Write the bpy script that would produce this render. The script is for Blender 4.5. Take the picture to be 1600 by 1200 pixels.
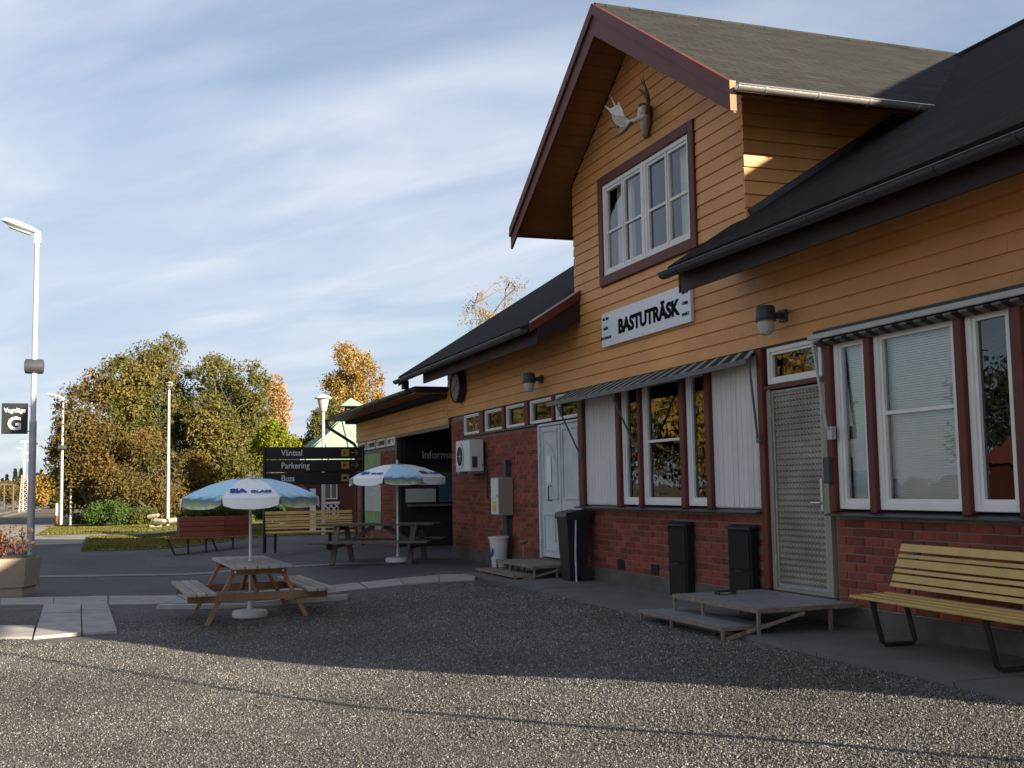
import bpy, bmesh, math, random
import numpy as np
from mathutils import Vector, Matrix
R = math.radians
random.seed(7); rng = np.random.default_rng(7)
S = bpy.context.scene
C = S.collection
for o in list(bpy.data.objects): bpy.data.objects.remove(o)

# ------------------------------------------------------------------ camera
FPX, YAW, PIT, ROL, CAMZ = 1755.1, .342539, .0911913, -.0174324, 1.40
fw = Vector((math.sin(YAW)*math.cos(PIT), math.cos(YAW)*math.cos(PIT), math.sin(PIT)))
r0 = Vector((math.cos(YAW), -math.sin(YAW), 0)); u0 = r0.cross(fw)
cr = math.cos(ROL)*r0 + math.sin(ROL)*u0; cu = -math.sin(ROL)*r0 + math.cos(ROL)*u0
cam = bpy.data.cameras.new('camera'); camo = bpy.data.objects.new('camera', cam); C.objects.link(camo)
camo.matrix_world = Matrix(((cr.x, cu.x, -fw.x, 0), (cr.y, cu.y, -fw.y, 0), (cr.z, cu.z, -fw.z, CAMZ), (0, 0, 0, 1)))
cam.sensor_fit = 'HORIZONTAL'; cam.sensor_width = 36; cam.lens = 36*FPX/1600
cam.clip_start = .05; cam.clip_end = 3000
S.camera = camo
S.render.resolution_x = 1024; S.render.resolution_y = 768

# ------------------------------------------------------------------ sky and sun
SUNH = Vector((.53, -.848)); SUNT = .281
EL = math.atan(SUNT); AZ = math.atan2(SUNH.x, SUNH.y)
W = bpy.data.worlds.new('World'); S.world = W; W.use_nodes = True
nt = W.node_tree; nt.nodes.clear()
def N(nt, t, **k):
    n = nt.nodes.new(t)
    for a, b in k.items():
        if a.startswith('i_'): n.inputs[a[2:].replace('_', ' ')].default_value = b
        else: setattr(n, a, b)
    return n
def ramp(nt, stops, interp='LINEAR'):
    n = nt.nodes.new('ShaderNodeValToRGB'); n.color_ramp.interpolation = interp
    e = n.color_ramp.elements
    while len(e) < len(stops): e.new(.5)
    for i, (p, c) in enumerate(stops):
        e[i].position = p; e[i].color = c if len(c) == 4 else (*c, 1)
    return n
L = nt.links.new
sky = N(nt, 'ShaderNodeTexSky', sky_type='NISHITA', sun_disc=False, sun_elevation=EL, sun_rotation=AZ,
        altitude=100, air_density=1.0, dust_density=.6, ozone_density=1.6)
tc = N(nt, 'ShaderNodeTexCoord')
sep = N(nt, 'ShaderNodeSeparateXYZ'); L(tc.outputs['Generated'], sep.inputs[0])
zz = N(nt, 'ShaderNodeMath', operation='MAXIMUM'); L(sep.outputs[2], zz.inputs[0]); zz.inputs[1].default_value = 0
za = N(nt, 'ShaderNodeMath', operation='ADD'); L(zz.outputs[0], za.inputs[0]); za.inputs[1].default_value = .13
dx = N(nt, 'ShaderNodeMath', operation='DIVIDE'); L(sep.outputs[0], dx.inputs[0]); L(za.outputs[0], dx.inputs[1])
dy = N(nt, 'ShaderNodeMath', operation='DIVIDE'); L(sep.outputs[1], dy.inputs[0]); L(za.outputs[0], dy.inputs[1])
cmb = N(nt, 'ShaderNodeCombineXYZ'); L(dx.outputs[0], cmb.inputs[0]); L(dy.outputs[0], cmb.inputs[1])
mp0 = N(nt, 'ShaderNodeMapping'); L(cmb.outputs[0], mp0.inputs[0]); mp0.inputs['Rotation'].default_value = (0, 0, R(50))
mp = N(nt, 'ShaderNodeMapping'); L(mp0.outputs[0], mp.inputs[0]); mp.inputs['Scale'].default_value = (.42, 1.0, 1)
mp.inputs['Location'].default_value = (3.3, 1.7, 0)
n1 = N(nt, 'ShaderNodeTexNoise', noise_dimensions='3D'); n1.inputs['Scale'].default_value = .75; n1.inputs['Detail'].default_value = 7; n1.inputs['Roughness'].default_value = .5; n1.inputs['Distortion'].default_value = .6
n2 = N(nt, 'ShaderNodeTexNoise', noise_dimensions='3D'); n2.inputs['Scale'].default_value = 2.3; n2.inputs['Detail'].default_value = 6; n2.inputs['Roughness'].default_value = .52; n2.inputs['Distortion'].default_value = .5
L(mp.outputs[0], n1.inputs['Vector']); L(mp.outputs[0], n2.inputs['Vector'])
cm = ramp(nt, [(.27, (0, 0, 0)), (.52, (1, 1, 1))], 'EASE'); L(n1.outputs[0], cm.inputs[0])
c2 = ramp(nt, [(.25, (.62, .62, .62)), (.7, (1, 1, 1))]); L(n2.outputs[0], c2.inputs[0])
cmul = N(nt, 'ShaderNodeMath', operation='MULTIPLY'); L(cm.outputs[0], cmul.inputs[0]); L(c2.outputs[0], cmul.inputs[1])
cadd = N(nt, 'ShaderNodeMath', operation='MULTIPLY_ADD'); L(cmul.outputs[0], cadd.inputs[0]); cadd.inputs[1].default_value = .82; cadd.inputs[2].default_value = .16
ccol = ramp(nt, [(.32, (3.4, 4.05, 5.3)), (.68, (5.3, 5.65, 6.45))]); L(n2.outputs[0], ccol.inputs[0])
czen = N(nt, 'ShaderNodeMapRange', interpolation_type='SMOOTHSTEP'); L(zz.outputs[0], czen.inputs[0]); czen.inputs[1].default_value = .45; czen.inputs[2].default_value = 1.0; czen.inputs[3].default_value = 1.0; czen.inputs[4].default_value = .55
ccv = N(nt, 'ShaderNodeVectorMath', operation='SCALE'); L(ccol.outputs[0], ccv.inputs[0]); L(czen.outputs[0], ccv.inputs['Scale'])
chz = N(nt, 'ShaderNodeMapRange', interpolation_type='SMOOTHSTEP'); L(zz.outputs[0], chz.inputs[0]); chz.inputs[1].default_value = .0; chz.inputs[2].default_value = .20; chz.inputs[3].default_value = .82; chz.inputs[4].default_value = 0
cmx = N(nt, 'ShaderNodeMath', operation='MAXIMUM'); L(cadd.outputs[0], cmx.inputs[0]); L(chz.outputs[0], cmx.inputs[1])
mixs = N(nt, 'ShaderNodeMixRGB'); L(cmx.outputs[0], mixs.inputs[0]); L(sky.outputs[0], mixs.inputs[1]); L(ccv.outputs[0], mixs.inputs[2])
bg = N(nt, 'ShaderNodeBackground'); bg.inputs[1].default_value = .052
L(mixs.outputs[0], bg.inputs[0])
wo = N(nt, 'ShaderNodeOutputWorld'); L(bg.outputs[0], wo.inputs[0])
sun = bpy.data.lights.new('sun', 'SUN'); sun.energy = 5.0; sun.angle = R(.53); sun.color = (1, .87, .68)
suno = bpy.data.objects.new('sun', sun); C.objects.link(suno); suno.location = (30, -40, 25)
suno.rotation_euler = Vector((SUNH.x, SUNH.y, SUNT)).to_track_quat('Z', 'Y').to_euler()
vs = S.view_settings; vs.view_transform = 'Standard'; vs.look = 'None'; vs.exposure = 1.53; vs.gamma = 1; vs.use_curve_mapping = False
S.render.engine = 'CYCLES'; S.cycles.max_bounces = 8; S.cycles.transparent_max_bounces = 12

# ------------------------------------------------------------------ pixels to places
def ray(px, py): return cr*((px-800)/FPX) - cu*((py-600)/FPX) + fw
def at_x(px, py, X=6.3): d = ray(px, py); t = X/d.x; return Vector((X, d.y*t, CAMZ+d.z*t))
def at_y(px, py, Y): d = ray(px, py); t = Y/d.y; return Vector((d.x*t, Y, CAMZ+d.z*t))
def at_z(px, py, Z): d = ray(px, py); t = (Z-CAMZ)/d.z; return Vector((d.x*t, d.y*t, Z))
def gz(x):
    t = min(max((5.14-x)/4, 0), 1); return .06 - .28*t*t*(3-2*t)
def at_g(px, py):
    p = at_z(px, py, -.2)
    for i in range(8): p = at_z(px, py, gz(p.x))
    return p

# ------------------------------------------------------------------ materials
def mat(name, col, rough=.65, var=.18, scale=5., stretch=(1, 1, 1), bump=.15, bscale=60., metal=0., spec=.35, objvar=.0, col2=None, dirt=0., dirtcol=(.03, .028, .025), island=0.):
    m = bpy.data.materials.new(name); m.use_nodes = True; t = m.node_tree; l = t.links.new
    b = t.nodes['Principled BSDF']
    b.inputs['Roughness'].default_value = rough; b.inputs['Metallic'].default_value = metal
    b.inputs['Specular IOR Level'].default_value = spec
    tc = N(t, 'ShaderNodeTexCoord'); mp = N(t, 'ShaderNodeMapping'); mp.inputs['Scale'].default_value = stretch
    l(tc.outputs['Object'], mp.inputs[0])
    n = N(t, 'ShaderNodeTexNoise'); n.inputs['Scale'].default_value = scale; n.inputs['Detail'].default_value = 6; n.inputs['Roughness'].default_value = .6
    l(mp.outputs[0], n.inputs['Vector'])
    c2 = col2 or tuple(min(1, c*(1+var)) for c in col)
    c1 = tuple(c*(1-var) for c in col)
    rp = ramp(t, [(.3, c1), (.7, c2)]); l(n.outputs[0], rp.inputs[0])
    out = rp.outputs[0]
    if objvar or island:
        oi = N(t, 'ShaderNodeObjectInfo'); geo = N(t, 'ShaderNodeNewGeometry')
        ad = N(t, 'ShaderNodeMath', operation='ADD'); l(oi.outputs['Random'], ad.inputs[0]); l(geo.outputs['Random Per Island'], ad.inputs[1])
        fr = N(t, 'ShaderNodeMath', operation='FRACT'); l(ad.outputs[0], fr.inputs[0])
        v = objvar or island
        mr = N(t, 'ShaderNodeMapRange'); l(fr.outputs[0], mr.inputs[0]); mr.inputs[3].default_value = 1-v; mr.inputs[4].default_value = 1+v
        hs = N(t, 'ShaderNodeHueSaturation'); l(out, hs.inputs['Color']); l(mr.outputs[0], hs.inputs['Value'])
        out = hs.outputs[0]
    if dirt:
        nd = N(t, 'ShaderNodeTexNoise'); nd.inputs['Scale'].default_value = scale*.45+.3; nd.inputs['Detail'].default_value = 9; nd.inputs['Roughness'].default_value = .7
        l(tc.outputs['Object'], nd.inputs['Vector'])
        rd = ramp(t, [(.48, (0, 0, 0)), (.72, (dirt, dirt, dirt))]); l(nd.outputs[0], rd.inputs[0])
        mx = N(t, 'ShaderNodeMixRGB'); l(rd.outputs[0], mx.inputs[0]); l(out, mx.inputs[1]); mx.inputs[2].default_value = (*dirtcol, 1)
        out = mx.outputs[0]
    l(out, b.inputs['Base Color'])
    if bump:
        n2 = N(t, 'ShaderNodeTexNoise'); n2.inputs['Scale'].default_value = bscale; n2.inputs['Detail'].default_value = 4
        l(mp.outputs[0], n2.inputs['Vector'])
        bp = N(t, 'ShaderNodeBump'); bp.inputs['Strength'].default_value = bump; bp.inputs['Distance'].default_value = .01
        l(n2.outputs[0], bp.inputs['Height']); l(bp.outputs[0], b.inputs['Normal'])
        rr = N(t, 'ShaderNodeMapRange'); l(n2.outputs[0], rr.inputs[0]); rr.inputs[3].default_value = max(.02, rough-.12); rr.inputs[4].default_value = min(1, rough+.12)
        l(rr.outputs[0], b.inputs['Roughness'])
    return m
M = {}
M['ochre'] = mat('ochre_paint', (.60, .292, .097), .55, .13, 2.2, (1, .25, 1), .2, 30, dirt=.38, dirtcol=(.38, .16, .05), objvar=.06)
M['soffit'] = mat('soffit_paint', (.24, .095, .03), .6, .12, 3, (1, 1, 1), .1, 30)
M['red'] = mat('oxide_red_paint', (.11, .021, .012), .55, .2, 4, (1, 1, 1), .15, 40, dirt=.2, objvar=.08)
M['eavered'] = mat('eave_dark_red_paint', (.024, .008, .008), .6, .2, 4, bump=.1)
M['brick'] = mat('brick_clay', (.22, .052, .030), .85, .22, 9, (1, 1, 1), .5, 70, objvar=.32, dirt=.35, dirtcol=(.05, .03, .025))
M['mortar'] = mat('mortar', (.20, .16, .13), .95, .2, 9, bump=.5, bscale=80, dirt=.3)
M['plinth'] = mat('plinth_concrete', (.10, .092, .08), .9, .25, 3, bump=.4, bscale=40, dirt=.6, dirtcol=(.035, .034, .03))
M['white'] = mat('white_paint', (.70, .69, .65), .5, .06, 3, bump=.08, bscale=40, dirt=.18, dirtcol=(.35, .33, .29))
M['panelw'] = mat('offwhite_panel_paint', (.62, .59, .56), .6, .06, 4, (1, 1, .15), .12, 50, dirt=.25, dirtcol=(.33, .30, .27), objvar=.03)
M['doorw'] = mat('white_door_paint', (.50, .53, .56), .45, .08, 3, bump=.06, dirt=.4, dirtcol=(.28, .28, .27))
M['roof'] = mat('roof_felt', (.040, .036, .033), .95, .25, 6, bump=.6, bscale=160, spec=.12, dirt=.2)
M['gutter'] = mat('black_gutter_metal', (.035, .037, .042), .38, .2, 6, bump=.05, metal=.0, spec=.5)
M['zinc'] = mat('zinc_gutter_metal', (.62, .60, .58), .32, .1, 5, bump=.05, metal=.8)
M['steel'] = mat('galvanised_steel', (.34, .35, .36), .5, .18, 12, bump=.1, metal=.6, dirt=.3)
M['rust'] = mat('rusty_steel', (.24, .19, .15), .75, .3, 14, bump=.3, metal=.2, dirt=.5, dirtcol=(.13, .05, .02))
M['pole'] = mat('lamp_post_paint', (.50, .49, .475), .45, .06, 3, bump=.05, dirt=.12, dirtcol=(.3, .29, .27))
M['polegrey'] = mat('lamp_post_galvanised', (.36, .37, .38), .5, .14, 6, bump=.05, metal=.4)
M['dark'] = mat('dark_plastic', (.022, .023, .026), .5, .2, 6, bump=.1)
M['black'] = mat('black_enamel', (.005, .005, .006), .75, .2, 6, bump=.08)
M['greyplastic'] = mat('grey_plastic', (.048, .05, .055), .5, .1, 6, bump=.05)
M['lampglass'] = mat('frosted_lamp_glass', (.42, .42, .40), .25, .1, 10, bump=.2, bscale=90)
M['interior'] = mat('interior_plaster', (.16, .13, .10), .9, .1, 2, bump=0)
M['blind'] = mat('blind_slat_white', (.88, .87, .84), .45, .04, 4, bump=0)
M['awning'] = mat('awning_canvas_dark', (.022, .022, .021), .9, .25, 4, bump=.3, dirt=.3)
M['awningl'] = mat('awning_canvas_pale', (.30, .29, .27), .9, .15, 4, bump=.3, dirt=.3)
M['awnbar'] = mat('awning_bar_paint', (.42, .42, .40), .5, .1, 5, bump=.1, dirt=.25)
M['awnbard'] = mat('awning_bar_weathered', (.115, .115, .108), .55, .15, 5, bump=.1, dirt=.35)
M['yellowwood'] = mat('yellow_painted_slat', (.50, .325, .10), .5, .12, 5, (1, .2, 1), .15, 40, dirt=.22, dirtcol=(.16, .10, .05), objvar=.08)
M['oldwood'] = mat('greyed_timber', (.36, .32, .28), .8, .2, 8, (1, .12, 1), .4, 60, objvar=.12, dirt=.25)
M['wood'] = mat('brown_timber', (.30, .165, .085), .75, .25, 8, (1, .2, .2), .35, 50, objvar=.15, dirt=.3)
M['darkwood'] = mat('dark_weathered_timber', (.13, .105, .085), .85, .25, 8, (.2, 1, 1), .35, 50, objvar=.15, dirt=.3)
M['redwood'] = mat('red_stained_board', (.24, .055, .03), .65, .16, 6, (.2, 1, 1), .2, 50, objvar=.1)
M['concrete'] = mat('paving_concrete', (.33, .31, .285), .9, .14, 4, bump=.3, bscale=70, dirt=.5, dirtcol=(.15, .14, .13), objvar=.08)
M['slabc'] = mat('slab_concrete', (.135, .13, .122), .9, .14, 3, bump=.3, bscale=70, dirt=.45, dirtcol=(.07, .068, .065), objvar=.08)
M['kerbw'] = mat('pale_kerb_concrete', (.38, .37, .35), .85, .12, 5, bump=.3, dirt=.3, dirtcol=(.25, .24, .22))
M['planter'] = mat('exposed_aggregate_concrete', (.36, .29, .21), .9, .12, 60, bump=.6, bscale=150, dirt=.15)
M['asphalt'] = mat('asphalt', (.082, .081, .082), .88, .3, .55, (1, .35, 1), bump=.6, bscale=180, dirt=.6, dirtcol=(.042, .042, .045))
M['pathgrey'] = mat('worn_path', (.27, .245, .21), .9, .15, 2, bump=.4, bscale=120)
M['paint'] = mat('worn_road_paint', (.20, .20, .20), .8, .25, 14, bump=.2, dirt=.6, dirtcol=(.12, .12, .12))
M['soil'] = mat('far_ground', (.115, .095, .05), .95, .35, .12, bump=.3, bscale=8)
M['lawn'] = mat('lawn_turf', (.105, .115, .022), .95, .35, .8, bump=.7, bscale=60, col2=(.17, .14, .035))
M['ballast'] = mat('track_ballast', (.14, .115, .095), .95, .3, 3, bump=.9, bscale=30)
M['rail'] = mat('rail_steel', (.35, .33, .31), .4, .2, 3, bump=.1, metal=.7)
M['signblack'] = mat('sign_black_panel', (.014, .014, .016), .42, .1, 3, bump=.04)
M['signwhite'] = mat('sign_white_enamel', (.66, .68, .72), .35, .03, 2, bump=.03, dirt=.1, dirtcol=(.45, .45, .46))
M['textwhite'] = mat('lettering_white', (.62, .62, .60), .5, .03, 2, bump=0)
M['textblack'] = mat('lettering_black', (.005, .005, .006), .85, .03, 2, bump=0, spec=.08)
M['textyellow'] = mat('pictogram_yellow', (.42, .24, .045), .5, .05, 2, bump=0)
M['textgrey'] = mat('lettering_dim', (.42, .42, .43), .5, .03, 2, bump=0)
M['umbblue'] = mat('parasol_blue_fabric', (.46, .74, .90), .8, .08, 3, bump=.15, bscale=80)
M['umbwhite'] = mat('parasol_white_fabric', (.90, .89, .90), .8, .05, 3, bump=.15, bscale=80, dirt=.1, dirtcol=(.4, .4, .42))
M['logoblue'] = mat('logo_blue', (.02, .07, .32), .6, .05, 3, bump=0)
M['greenroof'] = mat('pale_green_sheet_roof', (.25, .35, .26), .55, .05, 2, bump=.05)
M['kioskred'] = mat('kiosk_red_board', (.10, .028, .02), .75, .15, 6, bump=.2)
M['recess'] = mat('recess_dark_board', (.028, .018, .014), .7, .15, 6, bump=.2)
M['redhouse'] = mat('red_house_board', (.10, .028, .018), .8, .12, 3, bump=.2)
M['tile'] = mat('house_roof_tile', (.19, .06, .035), .8, .15, 4, bump=.3)
M['birchbark'] = mat('birch_bark', (.55, .52, .47), .8, .3, 7, (1, 1, 4), .4, 40, dirt=.5, dirtcol=(.06, .05, .045))
M['twig'] = mat('birch_twig', (.16, .12, .095), .9, .2, 12, bump=.2)
M['bark'] = mat('grey_bark', (.10, .08, .06), .9, .3, 12, (1, 1, .3), .5, 40)
M['stonepale'] = mat('pale_stone', (.30, .26, .20), .9, .2, 6, bump=.4, objvar=.15)
M['antler'] = mat('antler_bone', (.60, .57, .50), .6, .15, 8, bump=.2)
M['horn'] = mat('antler_beam_brown', (.13, .075, .04), .6, .2, 8, bump=.2)
M['clockface'] = mat('clock_face', (.30, .28, .26), .3, .06, 4, bump=0)
M['binblack'] = mat('wheelie_bin_plastic', (.016, .018, .022), .45, .15, 4, bump=.1)
M['acwhite'] = mat('appliance_white', (.62, .62, .59), .4, .05, 4, bump=.03, dirt=.12, dirtcol=(.35, .34, .3))
M['olive'] = mat('meter_box_beige', (.27, .245, .18), .5, .06, 4, bump=.04)
M['meteryellow'] = mat('warning_yellow', (.55, .42, .04), .5, .05, 4, bump=0)
M['postergreen'] = mat('poster_green', (.15, .30, .12), .5, .2, 3, bump=0)
M['posterwhite'] = mat('poster_pale', (.50, .52, .46), .5, .12, 6, bump=0)
M['posterblue'] = mat('poster_blue', (.06, .11, .16), .4, .2, 5, bump=0)
M['paper'] = mat('paper_notice', (.72, .72, .70), .7, .03, 4, bump=0)

def leafmat(name, stops, trans=.35):
    m = bpy.data.materials.new(name); m.use_nodes = True; t = m.node_tree; l = t.links.new; t.nodes.clear()
    geo = N(t, 'ShaderNodeNewGeometry'); tc = N(t, 'ShaderNodeTexCoord')
    n = N(t, 'ShaderNodeTexNoise'); n.inputs['Scale'].default_value = .55; n.inputs['Detail'].default_value = 3
    l(tc.outputs['Object'], n.inputs['Vector'])
    a = N(t, 'ShaderNodeMath', operation='MULTIPLY'); l(geo.outputs['Random Per Island'], a.inputs[0]); a.inputs[1].default_value = .5
    b = N(t, 'ShaderNodeMath', operation='MULTIPLY_ADD'); l(n.outputs[0], b.inputs[0]); b.inputs[1].default_value = 1.3; b.inputs[2].default_value = -.4
    c = N(t, 'ShaderNodeMath', operation='ADD'); l(a.outputs[0], c.inputs[0]); l(b.outputs[0], c.inputs[1])
    rp = ramp(t, stops); l(c.outputs[0], rp.inputs[0])
    d = N(t, 'ShaderNodeBsdfPrincipled'); d.inputs['Roughness'].default_value = .6; d.inputs['Specular IOR Level'].default_value = .25
    l(rp.outputs[0], d.inputs['Base Color'])
    tr = N(t, 'ShaderNodeBsdfTranslucent'); l(rp.outputs[0], tr.inputs[0])
    mx = N(t, 'ShaderNodeMixShader'); mx.inputs[0].default_value = trans; l(d.outputs[0], mx.inputs[1]); l(tr.outputs[0], mx.inputs[2])
    o = N(t, 'ShaderNodeOutputMaterial'); l(mx.outputs[0], o.inputs[0])
    return m
M['leaf_olive'] = leafmat('leaf_olive', [(.1, (.066, .078, .018)), (.45, (.14, .135, .032)), (.75, (.20, .16, .042)), (1, (.27, .19, .055))])
M['leaf_green'] = leafmat('leaf_green', [(.1, (.048, .072, .016)), (.5, (.10, .115, .027)), (1, (.19, .165, .04))])
M['leaf_rust'] = leafmat('leaf_rust', [(.1, (.065, .062, .016)), (.5, (.145, .108, .030)), (.85, (.21, .13, .04)), (1, (.27, .10, .04))])
M['leaf_gold'] = leafmat('leaf_gold', [(.1, (.20, .13, .03)), (.5, (.38, .24, .05)), (1, (.50, .36, .12))])
M['leaf_pink'] = leafmat('leaf_pink', [(.1, (.30, .19, .09)), (.5, (.48, .30, .14)), (1, (.55, .38, .2))])
M['leaf_lime'] = leafmat('leaf_lime', [(.1, (.08, .12, .015)), (.5, (.19, .22, .02)), (1, (.30, .28, .03))])
M['leaf_shrub'] = leafmat('leaf_shrub', [(.1, (.03, .06, .015)), (.5, (.06, .115, .025)), (1, (.11, .16, .035))])
M['leaf_bare'] = leafmat('leaf_bare', [(.1, (.20, .15, .09)), (.5, (.32, .24, .14)), (1, (.40, .31, .19))])
M['leaf_spruce'] = leafmat('leaf_spruce', [(.1, (.012, .022, .010)), (.5, (.02, .035, .015)), (1, (.035, .05, .02))], .1)
M['leaf_flower'] = leafmat('leaf_flower', [(.0, (.05, .03, .03)), (.35, (.09, .05, .05)), (.62, (.18, .075, .05)), (.84, (.26, .13, .06)), (1, (.36, .25, .21))])
M['grass'] = leafmat('grass_blade', [(.1, (.06, .075, .012)), (.5, (.13, .125, .02)), (1, (.24, .18, .05))])

def glassmat():
    m = bpy.data.materials.new('window_glass'); m.use_nodes = True; t = m.node_tree; l = t.links.new; t.nodes.clear()
    tc = N(t, 'ShaderNodeTexCoord'); mp = N(t, 'ShaderNodeMapping'); mp.inputs['Scale'].default_value = (1, 1, 1); l(tc.outputs['Object'], mp.inputs[0])
    n = N(t, 'ShaderNodeTexNoise'); n.inputs['Scale'].default_value = 3.2; n.inputs['Detail'].default_value = 2; l(mp.outputs[0], n.inputs['Vector'])
    bp = N(t, 'ShaderNodeBump'); bp.inputs['Strength'].default_value = .07; bp.inputs['Distance'].default_value = .02; l(n.outputs[0], bp.inputs['Height'])
    fr = N(t, 'ShaderNodeFresnel'); fr.inputs[0].default_value = 1.7
    tr = N(t, 'ShaderNodeBsdfTransparent'); tr.inputs[0].default_value = (.90, .93, .91, 1)
    gl = N(t, 'ShaderNodeBsdfGlossy'); gl.inputs['Roughness'].default_value = .006; gl.inputs[0].default_value = (.95, .97, 1, 1); l(bp.outputs[0], gl.inputs['Normal'])
    mx = N(t, 'ShaderNodeMixShader'); l(fr.outputs[0], mx.inputs[0]); l(tr.outputs[0], mx.inputs[1]); l(gl.outputs[0], mx.inputs[2])
    o = N(t, 'ShaderNodeOutputMaterial'); l(mx.outputs[0], o.inputs[0]); return m
M['glass'] = glassmat()

def gravelmat(name, pebble=False):
    m = bpy.data.materials.new(name); m.use_nodes = True; t = m.node_tree; l = t.links.new
    b = t.nodes['Principled BSDF']; b.inputs['Roughness'].default_value = .8; b.inputs['Specular IOR Level'].default_value = .35
    tc = N(t, 'ShaderNodeTexCoord')
    stops = [(0, (.018, .017, .015)), (.3, (.088, .083, .075)), (.6, (.148, .140, .127)), (.88, (.210, .199, .181)), (.97, (.36, .34, .31)), (1, (.54, .52, .49))]
    rp = ramp(t, stops)
    big = N(t, 'ShaderNodeTexNoise'); big.inputs['Scale'].default_value = .55; big.inputs['Detail'].default_value = 5; l(tc.outputs['Object'], big.inputs['Vector'])
    mr = N(t, 'ShaderNodeMapRange'); l(big.outputs[0], mr.inputs[0]); mr.inputs[1].default_value = .3; mr.inputs[2].default_value = .7; mr.inputs[3].default_value = .74; mr.inputs[4].default_value = 1.22
    hs = N(t, 'ShaderNodeHueSaturation'); l(rp.outputs[0], hs.inputs['Color']); l(mr.outputs[0], hs.inputs['Value'])
    l(hs.outputs[0], b.inputs['Base Color'])
    if pebble:
        g = N(t, 'ShaderNodeNewGeometry'); l(g.outputs['Random Per Island'], rp.inputs[0])
        b.inputs['Roughness'].default_value = .6
    else:
        v = N(t, 'ShaderNodeTexVoronoi'); v.inputs['Scale'].default_value = 75; l(tc.outputs['Object'], v.inputs['Vector'])
        sp = N(t, 'ShaderNodeSeparateColor'); l(v.outputs['Color'], sp.inputs[0])
        v2 = N(t, 'ShaderNodeTexVoronoi'); v2.inputs['Scale'].default_value = 38; l(tc.outputs['Object'], v2.inputs['Vector'])
        sp2 = N(t, 'ShaderNodeSeparateColor'); l(v2.outputs['Color'], sp2.inputs[0])
        a = N(t, 'ShaderNodeMath', operation='MULTIPLY'); l(sp.outputs[0], a.inputs[0]); a.inputs[1].default_value = .62
        c = N(t, 'ShaderNodeMath', operation='MULTIPLY_ADD'); l(sp2.outputs[0], c.inputs[0]); c.inputs[1].default_value = .30; l(a.outputs[0], c.inputs[2])
        l(c.outputs[0], rp.inputs[0])
        bp = N(t, 'ShaderNodeBump'); bp.inputs['Strength'].default_value = 1.0; bp.inputs['Distance'].default_value = .022; bp.invert = True
        l(v.outputs['Distance'], bp.inputs['Height']); l(bp.outputs[0], b.inputs['Normal'])
    return m
M['gravel'] = gravelmat('gravel_bed'); M['pebble'] = gravelmat('gravel_stone', True)

def shinglemat(name, col, ax):
    m = bpy.data.materials.new(name); m.use_nodes = True; t = m.node_tree; l = t.links.new
    b = t.nodes['Principled BSDF']; b.inputs['Roughness'].default_value = .95; b.inputs['Specular IOR Level'].default_value = .1
    tc = N(t, 'ShaderNodeTexCoord'); sp = N(t, 'ShaderNodeSeparateXYZ'); l(tc.outputs['Object'], sp.inputs[0])
    cb = N(t, 'ShaderNodeCombineXYZ')
    sc = N(t, 'ShaderNodeMath', operation='MULTIPLY'); l(sp.outputs[1 if ax == 'x' else 0], sc.inputs[0]); sc.inputs[1].default_value = 1.19
    l(sp.outputs[0 if ax == 'x' else 1], cb.inputs[0]); l(sc.outputs[0], cb.inputs[1])
    br = N(t, 'ShaderNodeTexBrick'); l(cb.outputs[0], br.inputs['Vector'])
    br.inputs['Scale'].default_value = 1; br.inputs['Brick Width'].default_value = .33; br.inputs['Row Height'].default_value = .145; br.inputs['Mortar Size'].default_value = .006; br.inputs['Mortar Smooth'].default_value = .3
    br.inputs['Color1'].default_value = (*[c*.86 for c in col], 1); br.inputs['Color2'].default_value = (*[c*1.14 for c in col], 1); br.inputs['Mortar'].default_value = (*[c*.4 for c in col], 1)
    n = N(t, 'ShaderNodeTexNoise'); n.inputs['Scale'].default_value = 1.6; n.inputs['Detail'].default_value = 6; l(tc.outputs['Object'], n.inputs['Vector'])
    mr = N(t, 'ShaderNodeMapRange'); l(n.outputs[0], mr.inputs[0]); mr.inputs[3].default_value = .75; mr.inputs[4].default_value = 1.25
    hs = N(t, 'ShaderNodeHueSaturation'); l(br.outputs[0], hs.inputs['Color']); l(mr.outputs[0], hs.inputs['Value']); l(hs.outputs[0], b.inputs['Base Color'])
    bp = N(t, 'ShaderNodeBump'); bp.inputs['Strength'].default_value = .5; bp.inputs['Distance'].default_value = .01; bp.invert = True; l(br.outputs['Fac'], bp.inputs['Height'])
    n3 = N(t, 'ShaderNodeTexNoise'); n3.inputs['Scale'].default_value = 220; l(tc.outputs['Object'], n3.inputs['Vector'])
    bp2 = N(t, 'ShaderNodeBump'); bp2.inputs['Strength'].default_value = .35; bp2.inputs['Distance'].default_value = .005; l(n3.outputs[0], bp2.inputs['Height']); l(bp.outputs[0], bp2.inputs['Normal']); l(bp2.outputs[0], b.inputs['Normal'])
    return m
M['shingle'] = shinglemat('felt_shingle_grey_brown', (.036, .0355, .034), 'x')
M['rooffelt'] = shinglemat('felt_shingle_dark', (.024, .022, .022), 'y')

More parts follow.
